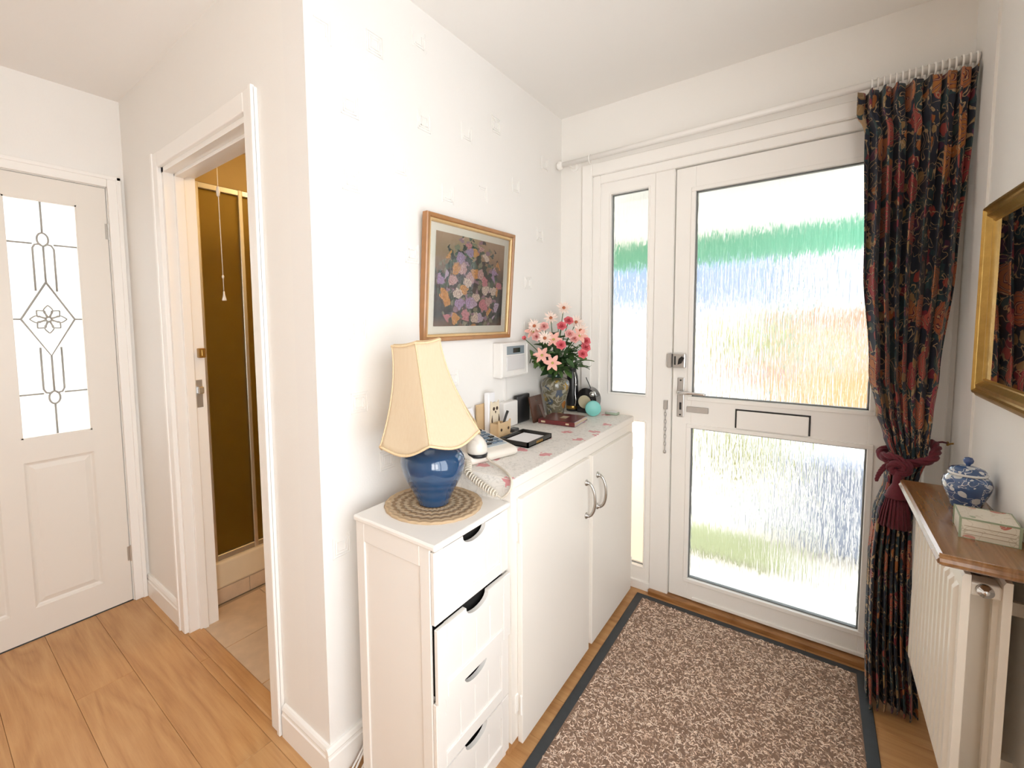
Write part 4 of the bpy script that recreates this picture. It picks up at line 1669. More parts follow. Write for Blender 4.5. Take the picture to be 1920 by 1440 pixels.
# black folder and brown leather frame behind
b = BM()
bx(b, .012, .034, 1.632, 1.742, Z0, 1.0, .006, 2)
tag(P('black_case', b, BLACKP, None, True, loc=(.023, 1.69, Z0)), 'flat black case standing against the wall behind the brown frame', 'case')
bf = T('leather_photo_frame', 'brown leather photo frame standing with its back to the room', 'photo frame', (.07, 1.745, Z0))
b = BM()
prism(b, [(.078, Z0), (.085, Z0), (.060, .988), (.053, .988)], 'Y', 1.69, 1.80)
P('back', b, M('brown_leather', (.085, .035, .02), .45, var=.25, vscale=25, bump=.2, bscale=220), bf)
b = BM()
prism(b, [(.080, .95), (.083, .95), (.118, Z0), (.114, Z0)], 'Y', 1.735, 1.757)
P('strut', b, MATS['brown_leather'], bf)
b = BM()
bx(b, .0625, .066, 1.742, 1.750, .965, .969)
P('clasp', b, CHROME, bf)
# vase
VX, VY = .080, 1.905
VASEM = mat_pattern('sgraffito_glaze', (.13, .115, .07), [(.30, .18, .02), (.07, .09, .12), (.34, .22, .04), (.12, .10, .05), (.30, .11, .02), (.22, .21, .17)], 24, .5, .2, (.30, .28, .21), .25, .7, .035, 26)
va = T('flower_vase', 'olive and ochre patterned pottery vase in the corner of the cupboard', 'vase', (VX, VY, Z0))
b = BM()
lathe(b, [(0, 0), (.040, 0), (.042, .003), (.044, .03), (.055, .085), (.066, .13), (.069, .152), (.066, .170), (.052, .183), (.038, .188), (.034, .196), (.037, .205), (.032, .206), (.030, .19), (0, .17)], (VX, VY, Z0), 48)
P('body', b, VASEM, va, True)
b = BM()
lathe(b, [(.0385, .188), (.0345, .196), (.0375, .206), (.0385, .205), (.0355, .196), (.0395, .189)], (VX, VY, Z0), 32)
P('neck_ring', b, M('dark_green_glaze', (.02, .05, .035), .2, coat=.6), va, True)
# black bottle behind the vase
bo = T('black_flask', 'tall black flask with silver catch standing behind the vase', 'flask', (.098, 2.062, Z0))
b = BM()
lathe(b, [(0, 0), (.028, 0), (.030, .004), (.030, .15), (.027, .18), (.020, .2), (.020, .225), (.0, .228)], (.098, 2.062, Z0), 24)
P('body', b, BLACKP, bo, True)
b = BM()
tube(b, smooth_path([(.118, 2.040, Z0 + .20), (.128, 2.035, Z0 + .16), (.126, 2.035, Z0 + .10), (.130, 2.034, Z0 + .06), (.124, 2.038, Z0 + .03)], 5), .003, 6)
lathe(b, [(0, 0), (.006, .002), (.006, .012), (0, .014)], (.129, 2.033, Z0 + .13), 10)
P('catch', b, CHROME, bo, True)
b = BM()
lathe(b, [(.0302, .012), (.0312, .014), (.0312, .026), (.0302, .028)], (.098, 2.062, Z0), 24)
P('band', b, M('brass', (.42, .25, .07), .3, .9), bo, True)
# black headset-like clock with cream face
ck_ = T('mantel_clock', 'rounded black table clock with a cream dial by the window frame', 'clock', (.184, 2.062, Z0))
b = BM()
pr2 = []
for i in range(25):
    a = -PI * .12 + (PI * 1.24) * i / 24
    pr2.append((.184 + .052 * math.cos(a), Z0 + .064 + .062 * math.sin(a)))
pr2 += [(.137, Z0), (.232, Z0)]
prism(b, pr2[::-1], 'Y', 2.035, 2.095)
P('case', b, M('black_gloss', (.012, .012, .014), .12, coat=.7), ck_)
b = BM()
lathe(b, [(0, 0), (.034, 0), (.034, .002), (0, .003)], (.178, 2.032, Z0 + .056), 32, axis='Y')
P('dial', b, M('cream_dial', (.66, .60, .42), .35), ck_)
b = BM()
lathe(b, [(.033, -.004), (.041, -.004), (.042, .003), (.033, .003)], (.178, 2.034, Z0 + .056), 32, axis='Y')
P('bezel', b, MATS['black_gloss'], ck_)
b = BM()
tube(b, smooth_path([(.198, 2.06, Z0 + .12), (.194, 2.05, Z0 + .14), (.184, 2.045, Z0 + .165), (.180, 2.042, Z0 + .178)], 4), .0022, 6)
P('aerial', b, BLACKP, ck_, True)
b = BM()
lathe(b, [(0, 0), (.016, 0), (.018, .01), (.014, .024), (0, .026)], (.212, 2.045, Z0 + .085), 18)
P('knob', b, CHROME, ck_, True)
# turquoise round tin standing on its edge
b = BM()
lathe(b, [(0, -.008), (.033, -.008), (.037, -.005), (.037, .006), (.034, .009), (0, .010)], (.240, 1.985, Z0 + .0372), 36, axis='Y')
bmesh.ops.rotate(b, verts=b.verts, cent=(.240, 1.985, Z0 + .037), matrix=Matrix.Rotation(math.radians(28), 3, 'Z'))
tag(P('turquoise_disc', b, M('turquoise_plastic', (.20, .56, .52), .4, var=.03), None, True, loc=(.240, 1.985, Z0)), 'round turquoise plastic compact standing on edge before the black clock', 'compact')
sb = T('small_soap_box', 'small pale green box at the window end of the cupboard', 'box', (.300, 2.075, Z0))
P('box', box(.270, .330, 2.06, 2.095, Z0, Z0 + .012, .002), M('sage_card', (.34, .42, .33), .6, var=.15, vscale=40), sb)
P('label', box(.274, .326, 2.063, 2.092, Z0 + .012, Z0 + .0128), PAPER, sb)

# ------------------------------------------------------------------ flowers
GRN = M('dark_green_leaf', (.035, .085, .025), .5, var=.35, vscale=25)
GRN2 = M('mid_green_leaf', (.10, .19, .05), .5, var=.3, vscale=25)
STEM = M('green_stem', (.06, .13, .04), .6)
ROSE1 = M('rose_pink_petal', (.72, .16, .19), .6, var=.15, vscale=60)
ROSE2 = M('pale_pink_petal', (.80, .45, .42), .6, var=.12, vscale=60)
LILY = M('peach_pink_petal', (.80, .43, .36), .55, var=.15, vscale=50)
DAISY = M('cream_pink_petal', (.83, .68, .60), .6, var=.1, vscale=60)
YEL = M('yellow_green_centre', (.45, .40, .10), .7)
RUST = M('rust_centre', (.45, .14, .06), .7)
VM = Vector((VX, VY, Z0 + .185))


def frame_to(d):
    d = d.normalized()
    x_ = d.orthogonal().normalized()
    y_ = d.cross(x_)
    return Matrix((x_, y_, d)).transposed()


def petal(b_, rot, base, L, W, lift, curl, n=5):
    """petal in local frame: x outwards, z up the flower axis"""
    rows = []
    for i in range(n + 1):
        t_ = i / n
        w_ = W * math.sin(PI * (0.12 + .86 * t_) ** 1.0) ** .8 * .5
        x_ = L * t_ * math.cos(lift) - curl * L * t_ * t_ * math.sin(lift) * .2
        z_ = L * t_ * math.sin(lift) - curl * L * t_ * t_
        rows.append([b_.verts.new(base + rot @ Vector((x_, s * w_, z_ + abs(s) * W * .12))) for s in (-1, 0, 1)])
    for A, B in zip(rows[:-1], rows[1:]):
        for i in range(2):
            b_.faces.new((A[i], A[i + 1], B[i + 1], B[i]))


def stem_path(p_):
    mid = VM.lerp(p_, .5) + Vector((0, 0, .03))
    return bez(VM + Vector((R.uniform(-.012, .012), R.uniform(-.012, .012), -.03)), VM + Vector((0, 0, .05)), mid, p_, 8)


def flower(kind, p_, mat, label, name):
    p_ = Vector(p_)
    t_ = T(name, label, 'flower', tuple(VM), group='flowers in the patterned vase')
    d = (p_ - (VM + Vector((0, 0, -.02)))).normalized() * .55 + (Vector((1.068, -.066, 1.35)) - p_).normalized() * .65
    F = frame_to(d)
    b_ = BM()
    if kind == 'rose':
        for ring, (n_, L, W, lf, cu_) in enumerate(((3, .013, .014, 1.45, -.2), (4, .018, .019, 1.2, .1), (5, .023, .024, .85, .25), (6, .027, .026, .45, .35))):
            for k in range(n_):
                a = 2 * PI * k / n_ + ring * .7
                petal(b_, F @ Matrix.Rotation(a, 3, 'Z'), p_, L, W, lf, cu_)
    elif kind == 'lily':
        for k in range(6):
            petal(b_, F @ Matrix.Rotation(k * PI / 3 + .3, 3, 'Z'), p_, .046, .021 if k % 2 else .017, .45, .35)
    elif kind == 'daisy':
        for k in range(17):
            petal(b_, F @ Matrix.Rotation(k * 2 * PI / 17 + R.uniform(-.08, .08), 3, 'Z'), p_, R.uniform(.034, .044), .0075, R.uniform(.2, .6), .15, 4)
    else:
        for k in range(5):
            petal(b_, F @ Matrix.Rotation(k * 2 * PI / 5, 3, 'Z'), p_, .022, .016, 1.1, .1)
    P('petals', b_, mat, t_, True)
    b_ = BM()
    r_ = {'rose': .006, 'lily': .006, 'daisy': .008, 'bud': .004}[kind]
    vsn = lathe(b_, [(0, r_ * 1.6), (r_ * .7, r_ * 1.3), (r_, r_ * .6), (r_ * .8, 0), (0, -.002)], (0, 0, 0), 10)
    for v in vsn:
        v.co = p_ + F @ v.co
    P('centre', b_, {'rose': M('deep_pink_centre', (.40, .03, .06), .6), 'lily': YEL, 'daisy': RUST, 'bud': GRN2}[kind], t_, True)
    b_ = BM()
    tube(b_, stem_path(p_ - F @ Vector((0, 0, .002))), .0018, 5)
    P('stem', b_, STEM, t_, True)


IN = ' in the patterned vase'
DA = [((.146, 1.86, 1.390), 'topmost cream spiky daisy of the bouquet'), ((.111, 1.80, 1.344), 'cream spiky daisy just below the topmost daisy'),
      ((.070, 1.72, 1.309), 'cream spiky daisy by the wall above the alarm panel'), ((.228, 1.86, 1.286), 'cream spiky daisy above the three deep pink roses'),
      ((.189, 1.90, 1.323), 'cream spiky daisy behind the upper deep pink roses'), ((.128, 1.71, 1.255), 'cream spiky daisy between the peach lilies')]
for p_, lb_ in DA:
    flower('daisy', p_, DAISY, lb_ + IN, 'daisy')
RO = [((.191, 1.74, 1.225), 'large deep pink rose in the middle of the bouquet'), ((.253, 1.86, 1.238), 'upper of three deep pink roses next to the window frame'),
      ((.256, 1.82, 1.183), 'lowest of three deep pink roses next to the window frame'), ((.165, 1.80, 1.307), 'deep pink rose under the topmost daisy, the lower of two'),
      ((.253, 1.86, 1.209), 'middle one of three deep pink roses next to the window frame'), ((.170, 1.86, 1.331), 'deep pink rose under the topmost daisy, the upper of two')]
for p_, lb_ in RO:
    flower('rose', p_, ROSE1, lb_, 'rose')
RP = [((.203, 1.80, 1.271), 'pale pink rose above the large deep pink rose'), ((.108, 1.74, 1.306), 'pale pink rose between two cream daisies near the wall'),
      ((.092, 1.70, 1.262), 'pale pink rose nearest the small pink bud'), ((.217, 1.82, 1.250), 'pale pink rose beside the three deep pink roses')]
for p_, lb_ in RP:
    flower('rose', p_, ROSE2, lb_ + IN, 'rose')
LI = [((.160, 1.72, 1.146), 'lowest peach lily hanging over the vase neck'), ((.155, 1.74, 1.249), 'peach lily beside the large deep pink rose'), ((.064, 1.72, 1.285), 'peach lily against the wall above the alarm panel'),
      ((.119, 1.70, 1.180), 'peach lily beside the alarm panel, low in the bouquet'), ((.232, 1.84, 1.262), 'peach lily next to the window frame')]
for p_, lb_ in LI:
    flower('lily', p_, LILY, lb_, 'lily')
flower('bud', (.050, 1.67, 1.253), ROSE1, 'small pink bud at the wall side of the bouquet', 'rose_bud')
# foliage sprays
tips = [(.05, 1.72, 1.20), (.09, 1.70, 1.17), (.12, 1.72, 1.13), (.16, 1.75, 1.19), (.20, 1.78, 1.16), (.23, 1.82, 1.14), (.24, 1.90, 1.15), (.14, 1.82, 1.27), (.18, 1.88, 1.24), (.08, 1.80, 1.24), (.22, 1.86, 1.22), (.11, 1.88, 1.30), (.06, 1.78, 1.15), (.26, 1.88, 1.12), (.19, 1.74, 1.12), (.10, 1.73, 1.24), (.21, 1.80, 1.23), (.15, 1.78, 1.25), (.24, 1.84, 1.19), (.07, 1.71, 1.16), (.13, 1.74, 1.20), (.17, 1.80, 1.14)]
for i, tp in enumerate(tips):
    tp = Vector(tp)
    t_ = T('leaf_spray', 'dark green leaf spray among the flowers in the patterned vase', 'foliage', tuple(VM), group='leaf sprays in the patterned vase')
    path = stem_path(tp)
    b_ = BM()
    tube(b_, path, .0015, 5)
    P('stem', b_, STEM, t_, True)
    for k in range(11):
        q = path[3 + (k % 6)]
        d = Vector((R.gauss(0, 1), R.gauss(0, 1) - .4, R.gauss(0, .7))).normalized() + (tp - VM).normalized() * .5
        F = frame_to(Vector((R.gauss(0, .4), R.gauss(0, .4), 1)))
        d = (d - F.col[2] * d.dot(F.col[2])).normalized()
        Mx = Matrix((d, F.col[2].cross(d), F.col[2])).transposed()
        if q.x + d.x * .05 < .012:
            continue
        b_ = BM()
        petal(b_, Mx, q, R.uniform(.04, .062), R.uniform(.020, .030), R.uniform(-.3, .5), .25)
        P('leaf', b_, GRN if R.random() < .65 else GRN2, t_, True)

# ------------------------------------------------------------------ curtain pole, rings, curtain, tie-back
RY, RZ = 2.062, 2.114
cp = T('curtain_pole', 'white curtain pole above the front door with ball end and bracket', 'curtain pole', (.7, RY, RZ))
b = BM()
tube(b, [(.030, RY, RZ), (1.437, RY, RZ + .012)], .0125, 14)
P('pole', b, WHITE_GLOSS, cp, True)
b = BM()
lathe(b, [(0, -.016), (.018, -.014), (.022, -.006), (.020, .006), (.013, .012), (0, .012)], (.030, RY, RZ), 20, axis='X')
P('finial', b, WHITE_GLOSS, cp, True)
for xb_ in (.075, 1.405):
    b = BM()
    bx(b, xb_ - .006, xb_ + .006, RY + .008, Y1 - .012, RZ - .008, RZ + .010)
    lathe(b, [(0, 0), (.022, 0), (.022, -.006), (0, -.006)], (xb_, Y1 - .012, RZ), 18, axis='Y')
    P('bracket', b, WHITE_GLOSS, cp)
ringm = None
rx = [.185] + [1.190 + i * .0150 for i in range(17)]
for i, x_ in enumerate(rx):
    zc_ = RZ + .012 * (x_ - .03) / 1.407
    if ringm is None:
        b = BM()
        tube(b, [(0, .0205 * math.sin(2 * PI * k / 20), .0205 * math.cos(2 * PI * k / 20) - .006) for k in range(20)], .0028, 6, closed=True)
        o = P('curtain_ring', b, WHITE_GLOSS, None, True)
        ringm = o.data
    else:
        o = bpy.data.objects.new('curtain_ring', ringm)
        link(o)
    o.location = (x_, RY, zc_)
    if i == 0:
        tag(o, 'single white curtain ring alone near the ball end of the pole', 'curtain ring')
    else:
        tag(o, 'white curtain ring holding the gathered floral curtain', 'curtain ring', 'curtain rings above the gathered curtain')


def interp(tab, z):
    tab = sorted(tab)
    if z <= tab[0][0]:
        return tab[0][1]
    for (a, va_), (c, vc_) in zip(tab[:-1], tab[1:]):
        if z <= c:
            f_ = (z - a) / (c - a)
            f_ = f_ * f_ * (3 - 2 * f_)
            return va_ + (vc_ - va_) * f_
    return tab[-1][1]


XLt = [(0.0, 1.245), (.28, 1.238), (.5, 1.238), (.65, 1.245), (.78, 1.270), (.86, 1.280), (.92, 1.262), (1.0, 1.240), (1.14, 1.215), (1.5, 1.188), (1.95, 1.180), (2.03, 1.160), (2.10, 1.160)]
XRt = [(0.0, 1.370), (.28, 1.352), (.5, 1.345), (.65, 1.342), (.78, 1.350), (.86, 1.366), (.92, 1.372), (1.0, 1.378), (1.14, 1.388), (1.5, 1.412), (1.95, 1.424), (2.10, 1.428)]
YCt = [(0.0, 1.935), (.28, 1.955), (.6, 1.975), (.86, 1.995), (1.2, 2.015), (1.6, 2.03), (2.1, 2.04)]
AMt = [(0.0, .042), (.3, .036), (.6, .030), (.80, .020), (.86, .015), (.92, .020), (1.2, .028), (1.7, .030), (1.96, .016), (2.0, .014), (2.10, .028)]


def curtain_mesh():
    NS, NV = 230, 120
    nf = 7.5
    z0, z1 = .006, 2.093
    b_ = BM()
    uvl_ = b_.loops.layers.uv.new('UVMap')
    grid = []
    for j in range(NV + 1):
        z = z0 + (z1 - z0) * j / NV
        xl, xr = interp(XLt, z), interp(XRt, z)
        yc, am = interp(YCt, z), interp(AMt, z)
        row = []
        for i in range(NS + 1):
            s = i / NS
            ph_ = 2 * PI * nf * (s + .018 * math.sin(9 * s + 2.2 * z) + .006 * math.sin(23 * s - 3 * z))
            y = yc + am * math.sin(ph_) * (1 + .3 * math.sin(5 * s + 1.0)) + .006 * math.sin(2 * ph_ + 5 * z)
            x = xl + (xr - xl) * s + .0045 * math.sin(2 * ph_ + .6)
            if z > 2.0:
                x += .004 * math.sin(3 * ph_)
            hem = 0
            if j < 3:
                hem = .010 * math.sin(3.1 * s + .4)
            row.append(b_.verts.new((x, y, z + hem)))
        grid.append(row)
    W = 1.25
    for j in range(NV):
        for i in range(NS):
            f = b_.faces.new((grid[j][i], grid[j][i + 1], grid[j + 1][i + 1], grid[j + 1][i]))
            for lp_, (ii, jj) in zip(f.loops, ((i, j), (i + 1, j), (i + 1, j + 1), (i, j + 1))):
                lp_[uvl_].uv = (W * ii / NS, z0 + (z1 - z0) * jj / NV)
    return b_


cu_ = T('floral_curtain', 'gathered navy curtain with red and orange floral print drawn beside the door', 'curtain', (1.3, 1.98, 0))
c_o = P('cloth', curtain_mesh(), CURTAIN, cu_, True)
md = c_o.modifiers.new('thickness', 'SOLIDIFY')
md.thickness = .0015
# tie-back
tb = T('tassel_tie_back', 'crimson rope tie-back with a fringed tassel around the curtain', 'tie-back', (1.31, 1.98, .85))
CRIM = M('crimson_cord', (.115, .004, .016), .65, var=.3, vscale=90, bump=.5, bscale=260, sheen=.08)


def rope(name, pts, r, parent, twist=30):
    pts_ = smooth_path(pts, 8)
    b_ = BM()
    n = len(pts_)
    for st_n in range(3):
        out = []
        prev_ = None
        L = 0
        for i, p_ in enumerate(pts_):
            t_ = (pts_[min(i + 1, n - 1)] - pts_[max(i - 1, 0)]).normalized()
            if prev_ is None:
                nr = t_.orthogonal().normalized()
            else:
                nr = (prev_ - t_ * prev_.dot(t_)).normalized()
            prev_ = nr
            bi = t_.cross(nr)
            if i:
                L += (p_ - pts_[i - 1]).length
            a = L / (r * 7.0) * 2 * PI + st_n * 2 * PI / 3
            out.append(p_ + r * .5 * (math.cos(a) * nr + math.sin(a) * bi))
        tube(b_, out, r * .62, 7)
    return P(name, b_, CRIM, parent, True)


rope('rope', [(1.384, 2.045, .908), (1.388, 2.01, .898), (1.380, 1.974, .884), (1.370, 1.956, .870), (1.340, 1.948, .857), (1.305, 1.943, .850), (1.275, 1.950, .850), (1.258, 1.980, .858), (1.262, 2.02, .868), (1.30, 2.045, .880), (1.36, 2.055, .900), (1.384, 2.045, .908)], .0125, tb)
b = BM()
tube(b, [(1.384, 2.045, .908), (1.41, 2.065, .91), (1.424, 2.080, .905)], .003, 6)
P('loop', b, CRIM, tb, True)
rope('knot', [(1.262, 1.955, .865), (1.275, 1.932, .872), (1.300, 1.922, .862), (1.316, 1.918, .845), (1.308, 1.914, .825), (1.288, 1.914, .822), (1.274, 1.918, .836), (1.282, 1.912, .852), (1.302, 1.908, .850), (1.306, 1.910, .836), (1.292, 1.916, .826)], .011, tb)
rope('loose_end', [(1.276, 1.93, .855), (1.258, 1.93, .835), (1.246, 1.932, .805), (1.243, 1.934, .782), (1.248, 1.932, .800), (1.262, 1.928, .830), (1.278, 1.924, .848)], .0045, tb)
b = BM()
TXc, TYc = 1.291, 1.912
lathe(b, [(0, .832), (.008, .83), (.011, .818), (.012, .795), (.013, .785), (.020, .772), (.026, .755), (.027, .745), (.024, .738), (0, .737)], (TXc, TYc, 0), 28)
P('tassel_head', b, CRIM, tb, True)
b = BM()
tube(b, [(TXc + .0265 * math.cos(2 * PI * k / 28), TYc + .0265 * math.sin(2 * PI * k / 28), .7445) for k in range(28)], .0035, 6, closed=True)
P('tassel_band', b, CRIM, tb, True)
b = BM()
for k in range(150):
    a = 2 * PI * k * .381966
    f_ = .55 + .45 * math.sqrt((k % 50) / 50)
    r0, r1 = .024 * f_, (.040 + R.uniform(-.003, .002)) * f_
    tube(b, [(TXc + r0 * math.cos(a), TYc + r0 * math.sin(a), .742), (TXc + (r0 + r1) * .52 * math.cos(a + .02), TYc + (r0 + r1) * .52 * math.sin(a + .02), .70), (TXc + r1 * math.cos(a), TYc + r1 * math.sin(a), .648 + R.uniform(-.003, .003))], .0021, 4)
sk = P('tassel_fringe', b, CRIM, tb, True)
sk['kind'] = 'stuff'
b = BM()
tube(b, smooth_path([(XR, 2.09, .905), (1.43, 2.085, .902), (1.424, 2.082, .898), (1.424, 2.078, .91)], 4), .003, 6)
lathe(b, [(0, 0), (.010, 0), (.010, -.003), (0, -.003)], (XR, 2.09, .905), 14, axis='X')
tag(P('tie_back_hook', b, M('brass', (.42, .25, .07), .3, .9), None, loc=(XR, 2.09, .905)), 'small brass hook on the wall holding the crimson tie-back', 'hook')

# ------------------------------------------------------------------ radiator and shelf
rd = T('radiator', 'white double panel radiator under the wooden shelf', 'radiator', (1.37, 1.585, .2))
RYA, RYB, RZA, RZB = 1.318, 1.858, .235, .775


def rad_panel(x_front, thick):
    """pressed panel with vertical flutes facing -x"""
    b_ = BM()
    per = .0415
    n = int((RYB - RYA - .03) / per)
    zs = [RZA, RZA + .030, RZA + .045, RZB - .05, RZB - .036, RZB - .008, RZB]
    ys = [RYA]
    hs = [0.0]
    y = RYA + .018
    ys.append(y)
    hs.append(0)
    for i in range(n):
        for f_, h in ((.12, 0), (.26, 1), (.62, 1), (.76, 0), (.98, 0)):
            ys.append(y + per * (i + f_))
            hs.append(h)
    ys.append(RYB)
    hs.append(0)
    grid = []
    for k, z in enumerate(zs):
        on_ = 1 if 2 <= k <= 3 else 0
        lip = .0035 if k in (0, 6) else 0
        grid.append([b_.verts.new((x_front + lip - .007 * h * on_, y_, z)) for y_, h in zip(ys, hs)])
    for A, B in zip(grid[:-1], grid[1:]):
        for i in range(len(ys) - 1):
            b_.faces.new((A[i + 1], A[i], B[i], B[i + 1]))
    back = [[b_.verts.new((x_front + thick, y_, z)) for y_ in (RYA, RYB)] for z in (RZA, RZB)]
    b_.faces.new((back[0][0], back[0][1], back[1][1], back[1][0]))
    b_.faces.new([g[0] for g in grid] + [back[1][0], back[0][0]])
    b_.faces.new([g[-1] for g in grid][::-1] + [back[0][1], back[1][1]])
    b_.faces.new(grid[0] + [back[0][1], back[0][0]])
    b_.faces.new(grid[-1][::-1] + [back[1][0], back[1][1]])
    bmesh.ops.recalc_face_normals(b_, faces=b_.faces)
    return b_


RADM = M('radiator_enamel', (.80, .74, .65), .35, var=.02)
P('front_panel', rad_panel(1.332, .013), RADM, rd)
P('back_panel', rad_panel(1.390, .013), RADM, rd)
b = BM()
for y_ in (RYA + .03, RYB - .03):
    for z_ in (RZB - .032, RZA + .032):
        bx(b, 1.343, 1.392, y_ - .022, y_ + .022, z_ - .015, z_ + .015, .005, 2)
for i in range(13):
    y_ = RYA + .06 + i * .035
    bx(b, 1.346, 1.389, y_, y_ + .0012, RZA + .03, RZB - .05)
P('connectors', b, RADM, rd)['kind'] = 'stuff'
b = BM()
lathe(b, [(0, -.004), (.006, -.004), (.006, .0), (.0125, .001), (.0135, .006), (.0135, .012), (0, .012)], (1.366, RYA - .004, RZB - .030), 20, axis='Y')
P('end_plug', b, CHROME, rd, True)
b = BM()
bx(b, 1.403, XR, RYA + .1, RYA + .112, RZB - .11, RZB - .08)
bx(b, 1.403, XR, RYB - .13, RYB - .1, RZB - .12, RZB - .08)
bx(b, 1.403, XR, RYA + .1, RYA + .13, RZA + .05, RZA + .09)
P('wall_bracket', b, RADM, rd)['kind'] = 'stuff'
b = BM()
tube(b, [(1.366, RYA + .01, RZA + .032), (1.366, RYA - .025, RZA + .032), (1.366, RYA - .03, RZA + .02), (1.366, RYA - .03, 0)], .0075, 10)
P('feed_pipe', b, RADM, rd, True)

SZ = .822
sl = T('radiator_shelf', 'varnished brown wooden shelf with a moulded edge above the radiator', 'shelf', (XR, 1.55, SZ - .03))
SY0, SY1, SXF = 1.275, 1.842, 1.287
b = BM()
prof = [(SXF + .008, SZ - .026), (SXF + .001, SZ - .022), (SXF - .001, SZ - .016), (SXF + .003, SZ - .010), (SXF + .002, SZ - .004), (SXF + .008, SZ)]
prism(b, prof + [(XR, SZ), (XR, SZ - .026)], 'Y', SY0 + .006, SY1)
prism(b, [(SY0 + .008, SZ - .026), (SY0 + .001, SZ - .022), (SY0 - .001, SZ - .016), (SY0 + .003, SZ - .010), (SY0 + .002, SZ - .004), (SY0 + .008, SZ)], 'X', SXF + .003, XR)
P('board', b, SHELFW, sl)
b = BM()
for y_ in (1.42, 1.72):
    bx(b, 1.41, XR, y_ - .008, y_ + .008, SZ - .066, SZ - .026)
P('bracket', b, SHELFW, sl)['kind'] = 'stuff'

# ginger jar
JX, JY = 1.393, 1.655
BWP = mat_pattern('blue_white_porcelain', (.045, .10, .24), [(.60, .63, .66), (.09, .17, .36), (.66, .68, .70), (.03, .07, .20)], 52, .42, .45, (.62, .66, .72), .12, .8, .02, 50)
jr = T('ginger_jar', 'blue and white lidded porcelain jar on the wooden shelf', 'jar', (JX, JY, SZ))
b = BM()
lathe(b, [(0, 0), (.027, 0), (.028, .004), (.030, .012), (.038, .034), (.0445, .054), (.046, .066), (.043, .078), (.036, .085), (.033, .088), (0, .088)], (JX, JY, SZ), 40)
P('body', b, BWP, jr, True)
b = BM()
lathe(b, [(.031, .087), (.0365, .088), (.0375, .092), (.035, .094), (.03, .094)], (JX, JY, SZ), 40)
P('rim', b, M('white_porcelain', (.78, .78, .78), .15, coat=.5), jr, True)
b = BM()
lathe(b, [(.0345, .093), (.0345, .099), (.030, .105), (.018, .110), (.006, .112), (0, .112)], (JX, JY, SZ), 40)
ld = P('lid', b, BWP, jr, True)
b = BM()
lathe(b, [(.004, .111), (.0045, .115), (.009, .120), (.010, .126), (.007, .133), (0, .135)], (JX, JY, SZ), 20)
P('knob', b, M('cobalt_glaze', (.03, .07, .22), .15, coat=.6), ld, True)

# rose trinket box
tbx = T('rose_trinket_box', 'small cream box with rose print and sage green edges on the shelf', 'box', (1.388, 1.455, SZ), rz=math.radians(-4))
hx, hy, hz = .044, .047, .046
ROSEP = mat_pattern('rose_print_card', (.76, .71, .60), [(.52, .16, .12), (.60, .30, .24), (.35, .40, .26), (.62, .36, .28)], 30, .36, .45, (.60, .54, .42), .45, .2, .012, 40)
P('body', box(-hx, hx, -hy, hy, 0, hz, .001), ROSEP, tbx, local=True)
SAGE = M('sage_edge', (.30, .36, .24), .5, var=.1)
b = BM()
e = .0028
for (a0, a1, b0, b1, c0, c1) in ((-hx, hx, -hy, -hy, 0, 0), (-hx, hx, hy, hy, hz, hz), (-hx, hx, -hy, -hy, hz, hz), (-hx, -hx, -hy, hy, hz, hz), (hx, hx, -hy, hy, hz, hz), (-hx, -hx, -hy, -hy, 0, hz), (hx, hx, -hy, -hy, 0, hz), (-hx, -hx, hy, hy, 0, hz), (hx, hx, -hy, hy, 0, 0)):
    bx(b, a0 - e / 3, a1 + e / 3, b0 - e / 3, b1 + e / 3, max(0, c0 - e), c1 + e / 3) if a0 != a1 or b0 != b1 else bx(b, a0 - e * .7, a0 + e * .7, b0 - e * .7, b0 + e * .7, c0, c1 + e / 3)
P('edging', b, SAGE, tbx, local=True)['kind'] = 'stuff'
b = BM()
for i in range(3):
    bx(b, -hx + .006, hx - .006, -hy - .0012, -hy, .010 + i * .009, .0112 + i * .009)
P('drawer_line', b, M('tan_line', (.45, .36, .26), .6), tbx, local=True)['kind'] = 'stuff'

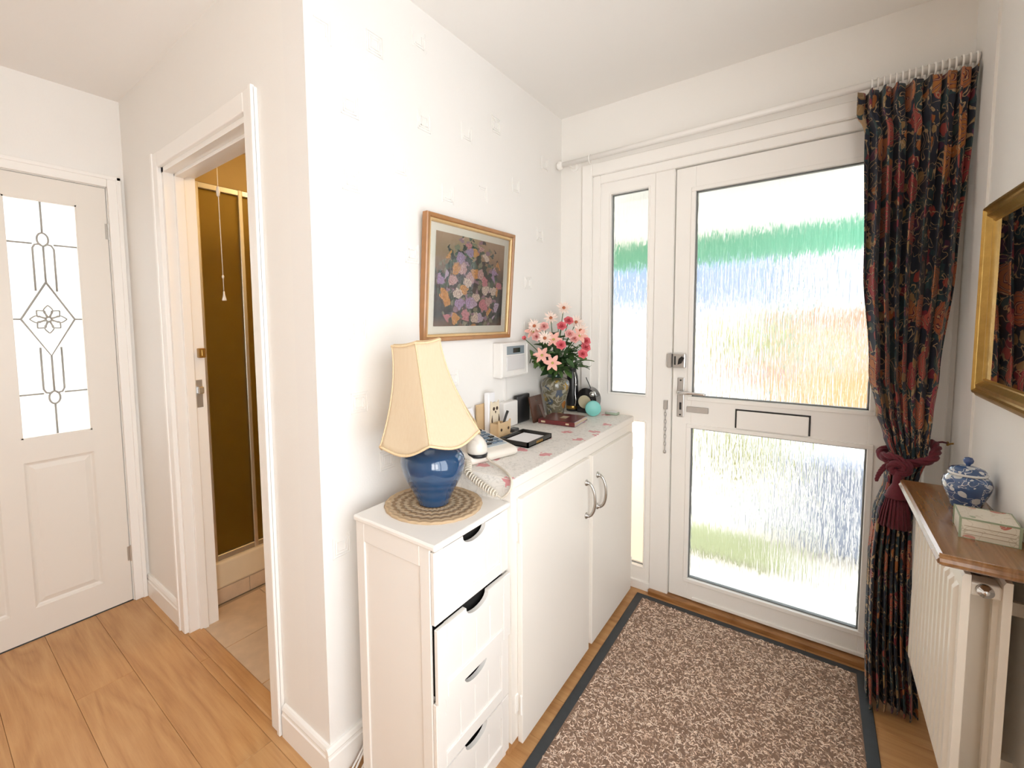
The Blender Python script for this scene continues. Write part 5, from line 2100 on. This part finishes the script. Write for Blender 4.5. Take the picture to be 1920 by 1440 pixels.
# ------------------------------------------------------------------ mirror
MYN, MYF, MZ0, MZ1 = 1.06, 1.835, 1.100, 1.632
mr = T('gilt_mirror', 'rectangular wall mirror in a gilt moulded frame', 'mirror', (XR, 1.4, MZ0))
b = BM()
prof = [(0, XR), (0, XR - .014), (.006, XR - .018), (.010, XR - .024), (.016, XR - .026), (.020, XR - .021), (.024, XR - .019), (.034, XR - .022), (.040, XR - .017), (.046, XR - .012), (.050, XR - .012), (.054, XR - .008), (.054, XR)]
rings = []
for ins, xv in prof:
    rings.append([b.verts.new((xv, y_, z_)) for y_, z_ in ((MYN + ins, MZ0 + ins), (MYF - ins, MZ0 + ins), (MYF - ins, MZ1 - ins), (MYN + ins, MZ1 - ins))])
for A, B in zip(rings[:-1], rings[1:]):
    for i in range(4):
        k = (i + 1) % 4
        b.faces.new((A[i], A[k], B[k], B[i]))
bmesh.ops.recalc_face_normals(b, faces=b.faces)
P('frame', b, GOLD, mr)
b = BM()
nb_ = 60
for i in range(nb_):
    z_ = MZ0 + .008 + (MZ1 - MZ0 - .016) * i / (nb_ - 1)
    lathe(b, [(0, -.0024), (.0017, -.0017), (.0024, 0), (.0017, .0017), (0, .0024)], (XR - .0155, MYF - .0015, z_), 6)
P('beading', b, GOLD, mr)['kind'] = 'stuff'
P('mirror_glass', box(XR - .008, XR - .005, MYN + .05, MYF - .05, MZ0 + .05, MZ1 - .05), MIRROR, mr)

# ------------------------------------------------------------------ cables on the floor behind the drawer unit
for k, (pts, lab) in enumerate((
        ([(.060, .86, .22), (.045, .80, .12), (.040, .72, .035), (.060, .655, .006), (.10, .60, .005), (.16, .55, .005)], 'white power cable trailing from behind the drawer unit to the floor'),
        ([(.055, .85, .16), (.034, .78, .09), (.032, .70, .02), (.045, .64, .005), (.07, .57, .005), (.09, .48, .005)], 'thin white cable along the baseboard beside the drawer unit'),
        ([(.070, .84, .14), (.060, .76, .06), (.062, .69, .012), (.085, .645, .006), (.14, .625, .005), (.2, .62, .005)], 'short white flex curling on the floor at the drawer unit foot'))):
    b = BM()
    tube(b, smooth_path(pts, 6), .0032, 6)
    tag(P('power_cable', b, WPLAST, None, True, loc=pts[-1]), lab, 'cable')
